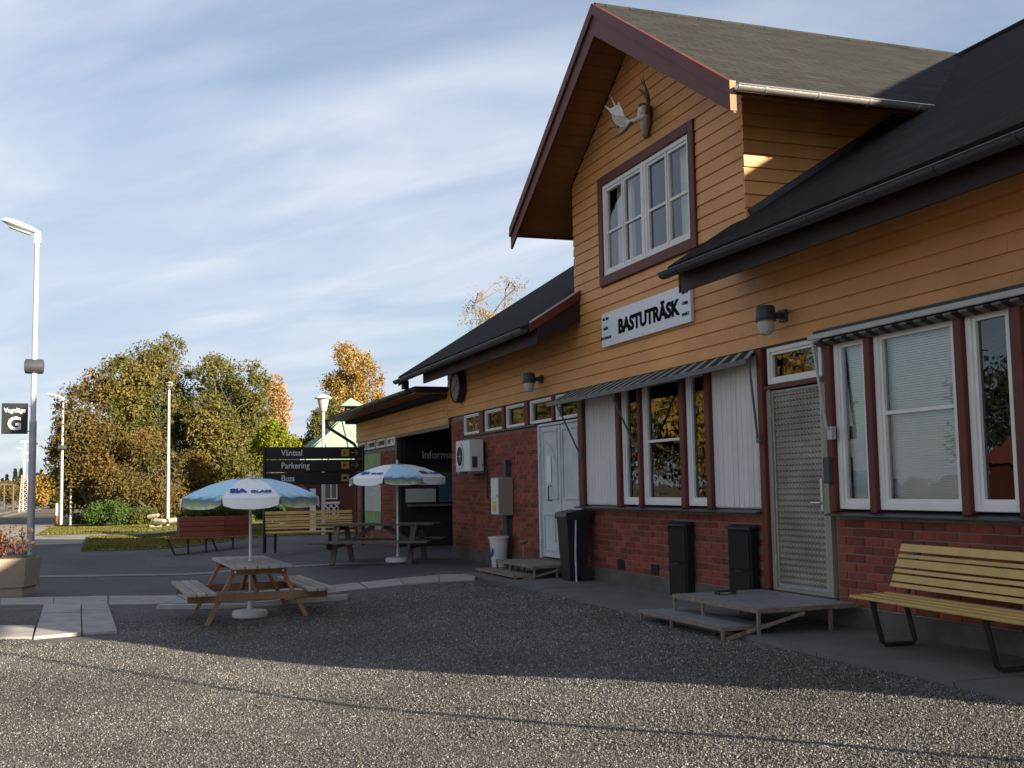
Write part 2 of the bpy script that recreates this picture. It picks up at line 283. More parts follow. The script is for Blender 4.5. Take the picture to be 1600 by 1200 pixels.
def treadmat():
    m = bpy.data.materials.new('patterned_aluminium'); m.use_nodes = True; t = m.node_tree; l = t.links.new
    b = t.nodes['Principled BSDF']; b.inputs['Metallic'].default_value = .75; b.inputs['Roughness'].default_value = .42
    tc = N(t, 'ShaderNodeTexCoord'); n = N(t, 'ShaderNodeTexNoise'); n.inputs['Scale'].default_value = 2.5; n.inputs['Detail'].default_value = 6; l(tc.outputs['Object'], n.inputs['Vector'])
    rp = ramp(t, [(.3, (.17, .15, .12)), (.7, (.30, .27, .22))]); l(n.outputs[0], rp.inputs[0]); l(rp.outputs[0], b.inputs['Base Color'])
    n2 = N(t, 'ShaderNodeTexNoise'); n2.inputs['Scale'].default_value = 90; l(tc.outputs['Object'], n2.inputs['Vector'])
    bp = N(t, 'ShaderNodeBump'); bp.inputs['Strength'].default_value = .15; bp.inputs['Distance'].default_value = .004; l(n2.outputs[0], bp.inputs['Height']); l(bp.outputs[0], b.inputs['Normal'])
    return m
M['tread'] = treadmat()

def valancemat():
    m = bpy.data.materials.new('parasol_printed_valance'); m.use_nodes = True; t = m.node_tree; l = t.links.new
    b = t.nodes['Principled BSDF']; b.inputs['Roughness'].default_value = .8
    tc = N(t, 'ShaderNodeTexCoord'); sp = N(t, 'ShaderNodeSeparateXYZ'); l(tc.outputs['Object'], sp.inputs[0])
    n = N(t, 'ShaderNodeTexNoise'); n.inputs['Scale'].default_value = 9; n.inputs['Detail'].default_value = 5; l(tc.outputs['Object'], n.inputs['Vector'])
    mr = N(t, 'ShaderNodeMapRange'); l(sp.outputs[2], mr.inputs[0]); mr.inputs[1].default_value = 1.42; mr.inputs[2].default_value = 1.64; mr.inputs[3].default_value = -.12; mr.inputs[4].default_value = .78
    a = N(t, 'ShaderNodeMath', operation='MULTIPLY_ADD'); l(n.outputs[0], a.inputs[0]); a.inputs[1].default_value = .55; l(mr.outputs[0], a.inputs[2])
    rp = ramp(t, [(.12, (.66, .68, .58)), (.3, (.34, .40, .18)), (.45, (.20, .30, .20)), (.58, (.10, .20, .38)), (.70, (.36, .55, .62)), (.82, (.46, .74, .90))]); l(a.outputs[0], rp.inputs[0]); l(rp.outputs[0], b.inputs['Base Color'])
    return m
M['valance'] = valancemat()

# ------------------------------------------------------------------ mesh helpers
class MB:
    def __init__(s): s.v = []; s.f = []
    def hexa(s, p):
        i = len(s.v); s.v += [tuple(q) for q in p]
        s.f += [(i, i+3, i+2, i+1), (i+4, i+5, i+6, i+7), (i, i+1, i+5, i+4), (i+1, i+2, i+6, i+5), (i+2, i+3, i+7, i+6), (i+3, i, i+4, i+7)]; return s
    def box(s, x0, x1, y0, y1, z0, z1):
        if x0 > x1: x0, x1 = x1, x0
        if y0 > y1: y0, y1 = y1, y0
        return s.hexa([(x0, y0, z0), (x1, y0, z0), (x1, y1, z0), (x0, y1, z0), (x0, y0, z1), (x1, y0, z1), (x1, y1, z1), (x0, y1, z1)])
    def cbox(s, x0, x1, y0, y1, z0, z1, c=.006):
        if x0 > x1: x0, x1 = x1, x0
        if y0 > y1: y0, y1 = y1, y0
        bm = bmesh.new(); vs = []
        r = bmesh.ops.create_cube(bm, size=1)
        for v in r['verts']: v.co = Vector((x0+(v.co.x+.5)*(x1-x0), y0+(v.co.y+.5)*(y1-y0), z0+(v.co.z+.5)*(z1-z0)))
        bmesh.ops.bevel(bm, geom=list(bm.edges), offset=c, segments=1, affect='EDGES')
        i = len(s.v); bm.verts.index_update(); s.v += [tuple(v.co) for v in bm.verts]; s.f += [tuple(i+v.index for v in f.verts) for f in bm.faces]; bm.free(); return s
    def prism(s, poly, d):
        i = len(s.v); n = len(poly); d = Vector(d)
        s.v += [tuple(p) for p in poly] + [tuple(Vector(p)+d) for p in poly]
        s.f += [tuple(i+k for k in range(n))[::-1], tuple(i+n+k for k in range(n))]
        s.f += [(i+k, i+(k+1) % n, i+n+(k+1) % n, i+n+k) for k in range(n)]; return s
    def tube(s, pts, rad, n=8, cap=True):
        pts = [Vector(p) for p in pts]; rads = rad if hasattr(rad, '__len__') else [rad]*len(pts)
        i0 = len(s.v); up = None
        for k, p in enumerate(pts):
            d = (pts[min(k+1, len(pts)-1)]-pts[max(k-1, 0)]).normalized()
            if up is None: up = Vector((0, 0, 1)) if abs(d.z) < .9 else Vector((1, 0, 0))
            a = d.cross(up).normalized(); up = a.cross(d).normalized()
            for j in range(n):
                t = 2*math.pi*j/n; s.v.append(tuple(p + (a*math.cos(t)+up*math.sin(t))*rads[k]))
        for k in range(len(pts)-1):
            for j in range(n):
                s.f.append((i0+k*n+j, i0+k*n+(j+1) % n, i0+(k+1)*n+(j+1) % n, i0+(k+1)*n+j))
        if cap: s.f += [tuple(i0+j for j in range(n))[::-1], tuple(i0+(len(pts)-1)*n+j for j in range(n))]
        return s
    def lathe(s, prof, c=(0, 0, 0), n=16, axis='z'):
        i0 = len(s.v)
        for (r, z) in prof:
            for j in range(n):
                t = 2*math.pi*j/n; a, b = r*math.cos(t), r*math.sin(t)
                p = (a, b, z) if axis == 'z' else ((z, a, b) if axis == 'x' else (a, z, b))
                s.v.append((c[0]+p[0], c[1]+p[1], c[2]+p[2]))
        m = len(prof)
        for k in range(m-1):
            for j in range(n): s.f.append((i0+k*n+j, i0+k*n+(j+1) % n, i0+(k+1)*n+(j+1) % n, i0+(k+1)*n+j))
        s.f += [tuple(i0+j for j in range(n))[::-1], tuple(i0+(m-1)*n+j for j in range(n))]; return s
    def quad(s, a, b, c, d): i = len(s.v); s.v += [tuple(a), tuple(b), tuple(c), tuple(d)]; s.f.append((i, i+1, i+2, i+3)); return s
    def beam(s, a, b, w, h, up=(0, 0, 1)):
        a, b = Vector(a), Vector(b); d = (b-a).normalized(); x = d.cross(Vector(up)).normalized()*w/2; y = x.normalized().cross(d).normalized()*h/2
        return s.hexa([a-x-y, a+x-y, a+x+y, a-x+y, b-x-y, b+x-y, b+x+y, b-x+y])
    def mesh(s, name, smooth=False):
        me = bpy.data.meshes.new(name); me.from_pydata(s.v, [], s.f)
        if len(s.f) == 1: return me
        bm = bmesh.new(); bm.from_mesh(me); bmesh.ops.recalc_face_normals(bm, faces=bm.faces); bm.to_mesh(me); bm.free()
        if smooth:
            me.polygons.foreach_set('use_smooth', [True]*len(me.polygons))
            try: me.set_sharp_from_angle(angle=R(38))
            except Exception: pass
        return me
def link(name, me, m, parent=None, local=False):
    o = bpy.data.objects.new(name, me); C.objects.link(o)
    if m is not None and me is not None and len(me.materials) == 0: me.materials.append(M[m] if isinstance(m, str) else m)
    if parent is not None:
        o.parent = parent
        if parent.type == 'EMPTY' and not local: o.matrix_parent_inverse = Matrix.Translation(-parent.location)
    return o
def part(name, mb, m, parent, smooth=False, local=False, label=None, stuff=False):
    o = link(name, mb.mesh(name, smooth), m, parent, local)
    if label: o['label'] = label
    if stuff: o['kind'] = 'stuff'
    return o
def tag(o, label, cat, group=None):
    o['label'] = label; o['category'] = cat
    if group: o['group'] = group
    return o
def thing(name, label, cat, loc=(0, 0, 0), rz=0, group=None):
    o = bpy.data.objects.new(name, None); o.empty_display_size = .2; C.objects.link(o)
    o.location = loc; o.rotation_euler = (0, 0, rz); return tag(o, label, cat, group)
def single(name, mb, m, label, cat, group=None, smooth=False, loc=None, rz=0):
    o = part(name, mb, m, None, smooth); tag(o, label, cat, group)
    if loc is not None: o.location = loc; o.rotation_euler = (0, 0, rz)
    return o
def structure(name, mb, m, smooth=False): o = part(name, mb, m, None, smooth); o['kind'] = 'structure'; return o
def dup(root, loc, rz, label):
    r = root.copy(); C.objects.link(r); r.location = loc; r.rotation_euler = (0, 0, rz); r['label'] = label
    for ch in root.children:
        c = ch.copy(); C.objects.link(c); c.parent = r
        for g in ch.children:
            d = g.copy(); C.objects.link(d); d.parent = c
    return r
def text(name, s, size, m, origin, xdir, ydir, parent=None, sx=1, fit=None, bold=.0, align='LEFT', depth=.003, local=False, label=None):
    cu_ = bpy.data.curves.new(name, 'FONT'); cu_.body = s; cu_.size = size; cu_.align_x = align; cu_.extrude = depth; cu_.offset = bold; cu_.resolution_u = 3
    tmp = bpy.data.objects.new('tmp', cu_); C.objects.link(tmp)
    dg = bpy.context.evaluated_depsgraph_get(); me = bpy.data.meshes.new_from_object(tmp.evaluated_get(dg)); me.name = name
    bpy.data.objects.remove(tmp); bpy.data.curves.remove(cu_)
    if fit: xs_ = [v.co.x for v in me.vertices]; sx = fit/(max(xs_)-min(xs_))
    x, y = Vector(xdir).normalized(), Vector(ydir).normalized(); z = x.cross(y)
    mt = Matrix(((x.x*sx, y.x, z.x, origin[0]), (x.y*sx, y.y, z.y, origin[1]), (x.z*sx, y.z, z.z, origin[2]), (0, 0, 0, 1)))
    me.transform(mt); me.materials.clear()
    o = link(name, me, m, parent, local)
    if label: o['label'] = label
    return o
FX, FZ = (0, -1, 0), (0, 0, 1)      # reading directions of things on the facade
YW = lambda px, py=690: at_x(px, py).y

# ------------------------------------------------------------------ ground
def sheet(name, m, xs, ys, dz=0., noise=0., far=False):
    mb = MB(); nx, ny = len(xs), len(ys)
    for y in ys:
        for x in xs:
            mb.v.append((x, y, (gz(x) if not far else -.25) + dz + (noise*(math.sin(x*3.1+y*1.7)+math.sin(x*1.3-y*2.9+1)+math.sin(x*7.3+y*5.1)*.5) if noise else 0)))
    for j in range(ny-1):
        for i in range(nx-1): a = j*nx+i; mb.f.append((a, a+1, a+nx+1, a+nx))
    return structure(name, mb, m, True)
fr = lambda a, b, s: list(np.arange(a, b, s)) + [b]
structure('ground', MB().box(-900, 900, -300, 1500, -1.2, -.30), 'soil')
sheet('gravel_yard', 'gravel', fr(-16, 5.16, .3), fr(-16, 17.6, .3), 0, .0035)
asph_x = fr(-9, 5.6, .4) + fr(6.0, 40, 4)
sheet('asphalt_forecourt', 'asphalt', asph_x, fr(17.2, 70, 2), -.004)
sheet('platform_asphalt', 'asphalt', fr(-6.4, -2.6, .95), fr(69.5, 320, 20), -.006)
# worn white line across the forecourt and the pale path beyond
def strip_px(name, m, quads, lift):
    mb = MB()
    for q in quads:
        c = [at_g(*k) for k in q]
        for s in range(24):
            f0, f1 = s/24, (s+1)/24
            mb.quad(*[(p.x, p.y, gz(p.x)+lift) for p in (c[0].lerp(c[3], f0), c[1].lerp(c[2], f0), c[1].lerp(c[2], f1), c[0].lerp(c[3], f1))])
    return structure(name, mb, m)
strip_px('road_line', 'paint', [[(62, 899.5), (62, 902.5), (400, 889.5), (400, 887)], [(400, 887), (400, 889.5), (620, 881), (620, 879)]], .005)
def rect_sheet(name, m, x0, x1, y0, y1, dz): return sheet(name, m, fr(x0, x1, .6), fr(y0, y1, 1.5), dz)
rect_sheet('platform_paving', 'pathgrey', -6.4, -.9, 40.0, 69.0, .004)
rect_sheet('footpath', 'pathgrey', -.9, 30, 46.2, 49.0, .006)
rect_sheet('path_edge_line', 'kerbw', -5.6, 24, 48.5, 48.75, .012)
rect_sheet('near_lawn', 'lawn', -.8, 14, 34.4, 46.2, .012)
rect_sheet('far_lawn', 'lawn', -2.9, 40, 49.0, 90, .010)
structure('track_bed', MB().box(-17, -6.4, -40, 420, -.5, -.235), 'ballast')
for i, x in enumerate((-7.6, -9.05, -12.2, -13.65)):
    structure('railway_rail', MB().box(x-.035, x+.035, -40, 420, -.235, -.09), 'rail')
structure('forest_soil', MB().box(-120, 160, 90, 800, -.5, -.22), 'soil')

# concrete footing slab along the wall, as separate slabs
def slab_row(parent, m, corners, n, z_off, th, gap=.012, jit=.006, thing_z=None):
    a, b, c, d = corners    # a->b one long side, d->c the other
    for k in range(n):
        t0, t1 = k/n, (k+1)/n
        g = gap/2
        L_ = (b-a).length
        t0 += g/L_; t1 -= g/L_
        p = [a.lerp(b, t0), a.lerp(b, t1), d.lerp(c, t1), d.lerp(c, t0)]
        j = random.uniform(-jit, jit)
        lo = [Vector((q.x, q.y, (gz(q.x) if thing_z is None else thing_z)+z_off-th)) for q in p]
        hi = [Vector((q.x, q.y, (gz(q.x) if thing_z is None else thing_z)+z_off+j)) for q in p]
        o = part('paving_slab', MB().hexa(lo+hi), m, parent)
pv = structure('wall_pavement', MB().box(5.2, 6.28, 3.2, 17.2, -.12, .07), 'plinth')
V2 = lambda x, y: Vector((x, y, 0))
slab_row(pv, 'slabc', [V2(5.14, 3.0), V2(5.14, 16.6), V2(6.27, 16.6), V2(6.27, 3.0)], 9, .10, .12, .012, .004, 0.0)
P = lambda x, y: (lambda q: Vector((q.x, q.y, 0)))(at_g(x, y))
kb = structure('paved_strip', MB().quad((-6, 17.2, -.235), (5.6, 17.2, -.20), (5.6, 18.9, -.20), (-6, 18.9, -.235)), 'plinth')
slab_row(kb, 'concrete', [P(0, 946), P(168, 945), P(168, 931.5), P(0, 935.5)], 2, .014, .1)
slab_row(kb, 'concrete', [P(170, 945), P(300, 943), P(275, 931), P(170, 931.5)], 1, .012, .1)
slab_row(kb, 'concrete', [P(302, 943), P(574, 920), P(560, 911), P(277, 931)], 3, .014, .1)
slab_row(kb, 'concrete', [P(576, 920), P(742, 907), P(747, 897.5), P(562, 911)], 3, .012, .1)
slab_row(kb, 'concrete', [P(-160, 946), P(-2, 946), P(-2, 935.5), P(-160, 938)], 2, .014, .1)
slab_row(kb, 'concrete', [P(53, 999.5), P(69, 946.5), P(125.5, 946.5), P(127, 992.5)], 3, .030, .1, .010)
slab_row(kb, 'concrete', [P(129, 992), P(127.5, 946.5), P(169, 946.5), P(183, 989)], 3, .026, .1, .010)
slab_row(kb, 'concrete', [P(-110, 1001), P(51, 999), P(55, 981), P(-110, 981.5)], 2, .028, .1)
a, b = at_g(248, 951), at_g(545, 935)
part('kerb_stone', MB().beam((a.x, a.y, gz(a.x)+.012), ((a.x+b.x)/2-.02, (a.y+b.y)/2, gz(1.6)+.012), .13, .09), 'kerbw', kb)
part('kerb_stone', MB().beam(((a.x+b.x)/2+.02, (a.y+b.y)/2, gz(2.0)+.012), (b.x, b.y, gz(b.x)+.012), .13, .09), 'kerbw', kb)

# ------------------------------------------------------------------ station building
WX = 6.3; Y0 = 3.40; YC = 21.25; YE = 30.3      # wall plane, near end, end of the tall part, end of the low wing
ZC = 2.78; ZS = 3.56                            # underside of boarding, soffit
GY0, GY1, GYM = 10.15, 14.82, 12.485            # gable
RS = .637; zr = lambda x: 4.20+RS*(x-WX)        # main roof plane
RX, RZ = 11.45, 7.48
st = thing('station_building', 'long ochre boarded station house with red brick base and gabled dormer', 'building', (WX, Y0, 0))
# masonry behind the bricks
doorL = (YW(912), YW(842, 760)) ; dy0, dy1 = 14.76, 16.46     # white double door
ey0, ey1 = 8.86, 9.90                                         # metal door with its frame
def wallpart(mb, m='mortar', name='wall', **k): return part(name, mb, m, st, **k)
pl = MB()
for a, b in ((Y0, ey0), (ey1, dy0), (dy1, YC)): pl.box(6.27, 6.6, a, b, -.15, .27)
pl.box(6.29, 6.6, ey0, ey1, -.15, .33); pl.box(6.29, 6.6, dy0, dy1, -.15, .30)
wallpart(pl, 'plinth', 'plinth')
mb = MB().box(6.30, 6.55, Y0, ey0-.03, .27, 1.075).box(6.30, 6.55, ey1+.09, 14.70, .27, 1.075).box(6.30, 6.55, dy1+.02, YC, .27, 2.345).box(6.30, 6.55, 14.60, 14.72, 1.075, 1.12)
mb.box(6.30, 9, YC-.02, YC, .27, 2.77).box(6.30, 6.5, 20.42, YC-.03, 2.345, 2.77)
mb.box(6.29, 16.4, Y0-.01, Y0, -.1, 4.1)
wallpart(mb)
# bricks: course by course, running bond; the large ones singly, the small ones joined
def brick_cells(ya, yb, z0, n, h=.0775, l=.262, j=.011, skip=()):
    out = []
    for k in range(n):
        z = z0+k*h; y = yb + (l*.5 if k % 2 else 0)
        while y > ya:
            b0, b1 = max(y-l+j, ya), min(y, yb)
            if b1-b0 > .04 and not any(s[0]-.01 < (b0+b1)/2 < s[1]+.01 and s[2] < z+h/2 < s[3] for s in skip): out.append((b0, b1, z, z+h-j))
            y -= l
    return out
bmesh_cache = {}
def brick_obj(b0, b1, z0, z1):
    key = (round(b1-b0, 3), round(z1-z0, 3))
    if key not in bmesh_cache:
        w, h = key; me = MB().cbox(-.008, .05, -w/2, w/2, -h/2, h/2, .003).mesh('brick'); me.materials.append(M['brick']); bmesh_cache[key] = me
    o = bpy.data.objects.new('brick', bmesh_cache[key]); C.objects.link(o); o.parent = st
    o.matrix_parent_inverse = Matrix.Translation(-st.location)
    o.location = (WX+random.uniform(-.0025, .0025), (b0+b1)/2, (z0+z1)/2)
hat = [(11.56, 12.06), (10.24, 10.68)]
for c in brick_cells(6.2, ey0-.05, .285, 10) + brick_cells(ey1+.12, 14.66, .285, 10, skip=[(a-.02, b+.02, 0, .95) for a, b in hat]): brick_obj(*c)
bw = MB()
for b0, b1, z0, z1 in brick_cells(Y0, 6.2-.011, .285, 10) + brick_cells(dy1+.04, YC-.01, .285, 26) + brick_cells(20.45, YC-.01, .285+26*.0775, 5):
    x = random.uniform(-.0025, .0025); bw.box(WX-.008+x, WX+.05, b0, b1, z0, z1)
part('brickwork', bw, 'brick', st, stuff=True)
# sills
for a, b in ((Y0, ey0-.04), (ey1+.10, 14.80)): part('sill', MB().prism([(6.17, a, 1.085), (6.17, a, 1.10), (6.40, a, 1.14), (6.40, a, 1.085)], (0, b-a, 0)), 'gutter', st)
part('sill', MB().box(6.24, 6.36, dy1+.02, 20.42, 2.348, 2.372), 'gutter', st)
# red posts of the window band
for a, b in ((14.58, 14.74), (13.36, 13.48), (12.75, 12.83), (11.60, 11.71), (11.01, 11.11), (9.90, 10.00), (8.74, 8.84), (8.16, 8.25), (7.03, 7.12), (6.42, 6.53), (5.30, 5.42), (4.2, 4.32), (3.40, 3.52)):
    z0 = 1.115 if a not in (9.90,) else .33
    part('post', MB().cbox(6.235, 6.40, a, b, z0, ZC-.02, .008), 'red', st)
for a, b in ((19.10, 19.33), (17.94, 18.06), (16.79, 16.95), (15.68, 15.76)): part('post', MB().cbox(6.24, 6.38, a, b, 2.37, ZC-.02, .006), 'red', st)
part('lintel', MB().box(6.285, 6.5, Y0, 20.42, ZC-.022, ZC+.03), 'dark', st)
part('lintel', MB().box(6.25, 6.42, 8.84, 9.90, 2.335, 2.375), 'red', st)
# windows
def window(y0, y1, z0, z1, x=6.28, fw_=.06, sash=(), bars=(), blind=False, m='white', pane_label=None, depth=.09, s=.035):
    f = MB()
    f.cbox(x, x+depth, y0, y0+fw_, z0, z1, .005).cbox(x, x+depth, y1-fw_, y1, z0, z1, .005).cbox(x, x+depth, y0+fw_, y1-fw_, z0, z0+fw_, .005).cbox(x, x+depth, y0+fw_, y1-fw_, z1-fw_, z1, .005)
    w = part('window', f, m, st)
    edges = [y0+fw_] + list(sash) + [y1-fw_]
    for k in range(len(edges)-1):
        a, b = edges[k]+(.012 if k else 0), edges[k+1]-(.012 if k < len(edges)-2 else 0)
        sx = x+.018
        sm = MB().box(sx, sx+.05, a, a+s, z0+fw_, z1-fw_).box(sx, sx+.05, b-s, b, z0+fw_, z1-fw_).box(sx, sx+.05, a+s, b-s, z0+fw_, z0+fw_+s).box(sx, sx+.05, a+s, b-s, z1-fw_-s, z1-fw_)
        part('sash', sm, m, w)
        zs = [z0+fw_+s] + list(bars) + [z1-fw_-s]
        for q in range(len(zs)-1):
            p0, p1 = zs[q]+(.014 if q else 0), zs[q+1]-(.014 if q < len(zs)-2 else 0)
            part('pane', MB().quad((sx+.028, a+s, p0), (sx+.028, a+s, p1), (sx+.028, b-s, p1), (sx+.028, b-s, p0)), 'glass', w)
        for z in bars: part('glazing_bar', MB().box(sx+.004, sx+.046, a+s, b-s, z-.016, z+.016), m, w)
    if len(edges) > 2:
        for e in sash: part('mullion', MB().box(x+.004, x+depth-.005, e-.014, e+.014, z0+fw_, z1-fw_), m, w)
    if blind:
        bl = MB(); z = z0+.09; hi = z1-.07
        while z < hi:
            bl.hexa([(x+.105, y0+.065, z), (x+.119, y0+.065, z+.020), (x+.119, y1-.065, z+.020), (x+.105, y1-.065, z), (x+.106, y0+.065, z-.0015), (x+.120, y0+.065, z+.0185), (x+.120, y1-.065, z+.0185), (x+.106, y1-.065, z-.0015)]); z += .0215
        part('venetian_blind', bl, 'blind', w, stuff=True)
        cd = MB()
        for q in (.25, .75): cd.box(x+.12, x+.122, y0+(y1-y0)*q-.002, y0+(y1-y0)*q+.002, z0+.08, z1-.06)
        part('blind_cord', cd, 'blind', w)
    return w
ZB, ZT = 1.145, 2.715
window(12.83, 13.36, ZB, ZT); window(11.71, 12.75, ZB, ZT, bars=(1.93,)); window(11.11, 11.60, ZB, ZT)
window(8.25, 8.74, ZB, ZT, blind=True); window(7.12, 8.16, ZB, ZT, bars=(1.98,), blind=True); window(6.53, 7.03, ZB, ZT)
window(5.42, 6.42, ZB, ZT, bars=(1.98,)); window(4.32, 5.30, ZB, ZT, bars=(1.98,))
for a, b in ((19.33, 20.36), (18.06, 19.10), (16.95, 17.94), (15.76, 16.79), (14.74, 15.68)): window(a, b, 2.385, 2.755, fw_=.030, s=.018)
window(8.93, 9.86, 2.385, 2.755, fw_=.045, s=.026)
# white boarded panels either side of the middle windows
for a, b in ((13.48, 14.58), (10.00, 11.01)):
    pn = part('boarded_panel', MB().box(6.305, 6.36, a, b, 1.13, ZC-.04), 'panelw', st)
    n = int((b-a)/.098); w = (b-a)/n
    me = None
    for k in range(n): part('panel_board', MB().cbox(6.288+random.uniform(-.0015, .0015), 6.31, a+k*w+.004, a+(k+1)*w-.004, 1.14, ZC-.05, .004), 'panelw', pn)
# window-band linings and the rooms behind
rm = MB().box(6.5, 9.4, Y0+.1, 20.3, .30, .34).box(9.4, 9.5, Y0+.1, 20.3, .34, 2.95).box(6.42, 9.5, Y0+.1, 20.3, 2.82, 2.95).box(6.5, 9.4, 9.93, 9.98, .34, 2.8).box(6.5, 9.4, 14.62, 14.70, .34, 2.8).box(6.5, 9.4, Y0+.05, Y0+.12, .3, 2.8).box(6.5, 9.4, 20.28, 20.36, .3, 2.8)
part('interior_walls', rm, 'interior', st)
# metal door
dr = part('door', MB().cbox(6.30, 6.345, 8.97, 9.82, .36, 2.325, .004), 'tread', st, label='patterned aluminium entrance door')
stud = MB()
for i in range(33):
    for k in range(14):
        yy = 9.03+k*.056; z_ = .43+i*.0575
        if yy < 9.77:
            stud.hexa([(6.2995, yy-.023, z_-.021), (6.2995, yy+.023, z_-.021), (6.2995, yy+.023, z_+.021), (6.2995, yy-.023, z_+.021), (6.286, yy-.004, z_-.003), (6.286, yy+.004, z_-.003), (6.286, yy+.004, z_+.004), (6.286, yy-.004, z_+.004)])
part('stud_pattern', stud, 'tread', dr, stuff=True)
part('door_edge', MB().box(6.293, 6.30, 8.97, 9.0, .36, 2.32).box(6.293, 6.30, 9.79, 9.82, .36, 2.32).box(6.2935, 6.30, 9.0, 9.79, .36, .395).box(6.2935, 6.30, 9.0, 9.79, 2.30, 2.32), 'steel', dr)
part('handle', MB().box(6.278, 6.293, 8.995, 9.03, 1.12, 1.42).tube([(6.29, 9.01, 1.20), (6.25, 9.01, 1.20), (6.245, 9.03, 1.20), (6.245, 9.14, 1.198)], .010, 8), 'zinc', dr)
for z_ in (.62, 1.42, 2.12): part('hinge', MB().tube([(6.285, 9.835, z_-.06), (6.285, 9.835, z_+.06)], .011, 8), 'steel', dr)
part('door_frame', MB().box(6.28, 6.40, 9.825, 9.895, .33, 2.335).box(6.28, 6.40, 8.885, 8.965, .33, 2.335).box(6.28, 6.40, 8.965, 9.825, .33, .357), 'olive', st)
part('lock_box', MB().cbox(6.19, 6.24, 8.76, 8.85, 1.38, 1.62, .006), 'greyplastic', st)
# white double door
dd = part('door', MB().cbox(6.315, 6.36, dy0+.05, dy1-.05, .32, 2.32, .004), 'doorw', st, label='worn white double door with notice')
rails = MB()
for a, b in ((dy0+.06, 15.60), (15.62, dy1-.06)):
    for z0, z1 in ((.34, .98), (1.12, 2.26)):
        e = .012; t = .025; y0, y1 = a+.09, b-.09; z0 += .08; 
        rails.box(6.297, 6.315, y0, y0+t, z0, z1).box(6.297, 6.315, y1-t, y1, z0, z1).box(6.297, 6.315, y0+t, y1-t, z0, z0+t).box(6.297, 6.315, y0+t, y1-t, z1-t, z1)
part('door_moulding', rails, 'doorw', dd)
part('meeting_stile', MB().box(6.300, 6.315, 15.585, 15.635, .33, 2.31), 'doorw', dd)
part('notice', MB().box(6.303, 6.3045, 15.98, 16.16, 1.45, 1.86), 'paper', dd)
for z_ in (.55, 1.45, 2.05): part('hinge', MB().box(6.29, 6.316, dy1-.08, dy1-.01, z_, z_+.06), 'zinc', dd)
part('handle', MB().tube([(6.31, 16.0, 1.18), (6.265, 16.0, 1.18), (6.265, 16.0, 1.40), (6.31, 16.0, 1.40)], .011, 8), 'dark', dd)
part('graffiti_scratch', MB().tube([(6.303, 16.2, 2.1), (6.303, 15.9, 1.95), (6.303, 15.75, 1.72)], .004, 5).tube([(6.303, 15.85, .55), (6.303, 15.86, .95)], .008, 5), 'textgrey', dd)
part('door_frame', MB().box(6.285, 6.42, dy1-.05, dy1+.02, .30, 2.36).box(6.285, 6.42, dy0-.02, dy0+.05, .30, 2.36).box(6.285, 6.42, dy0+.05, dy1-.05, 2.325, 2.36), 'doorw', st)
# black air vents in the brick
for px, py in ((972, 882), (1025, 890)):
    p = at_x(px, py); part('air_vent', MB().box(6.284, 6.295, p.y-.10, p.y+.10, p.z-.065, p.z+.065), 'black', st)

# boarding: overlapping weatherboards
def board(y0, y1, z0, z1, y0t=None, y1t=None, parent=st):
    y0t = y0 if y0t is None else y0t; y1t = y1 if y1t is None else y1t
    zm = z1-.022; f_ = (zm-z0)/(z1-z0); ym0, ym1 = y0+(y0t-y0)*f_, y1+(y1t-y1)*f_; j = random.uniform(-.0012, .0012)
    i0 = [(6.264+j, y0, z0), (6.30, y0, z0), (6.30, y1, z0), (6.264+j, y1, z0), (6.269+j, ym0, zm), (6.30, ym0, zm), (6.30, ym1, zm), (6.269+j, ym1, zm)]
    i1 = [(6.277, ym0, zm), (6.30, ym0, zm), (6.30, ym1, zm), (6.277, ym1, zm), (6.283, y0t, z1), (6.30, y0t, z1), (6.30, y1t, z1), (6.283, y1t, z1)]
    part('cladding_board', MB().hexa(i0).hexa(i1), 'ochre', parent)
H = .148; z = ZC; k = 0
GS = .664; ghw = lambda z: (7.30-z)/GS
while z < 7.2:
    zt = z+H
    if zt <= 3.83:
        cuts = [Y0, 6.1+random.uniform(-.5, .5), GY0+random.uniform(-.6, .5), GY1+random.uniform(-.8, .2), 18.2+random.uniform(-.7, .7), YC+.15]
        for a, b in zip(cuts[:-1], cuts[1:]): board(a+.001, b-.001, z, zt)
    else:
        hb, ht = min(GY1-GYM, ghw(z)), min(GY1-GYM, max(.02, ghw(zt+.014)))
        if zt > 4.085 and z < 5.59:
            if z < 4.085: board(11.172, 13.858, z, 4.083)
            if zt > 5.59: board(11.172, 13.858, 5.592, zt)
            board(13.86, GYM+hb, z, zt, 13.86, GYM+ht); board(GYM-hb, 11.17, z, zt, GYM-ht, 11.17)
        else: board(GYM-hb, GYM+hb, z, zt, GYM-ht, GYM+ht)
    z = zt
# wall cores behind the boards
wc = MB().box(6.302, 6.5, Y0, YC+.15, ZC+.02, 3.75).box(6.302, 6.42, GY0+.002, GY1-.002, 3.75, 4.10).box(6.302, 6.42, 13.82, GY1-.002, 4.10, 5.56).box(6.302, 6.42, GY0+.002, 11.21, 4.10, 5.56)
wc.prism([(6.302, GY0+.02, 5.56), (6.302, GY1-.02, 5.56), (6.302, GYM, 7.25)], (.12, 0, 0))
wallpart(wc, 'soffit')
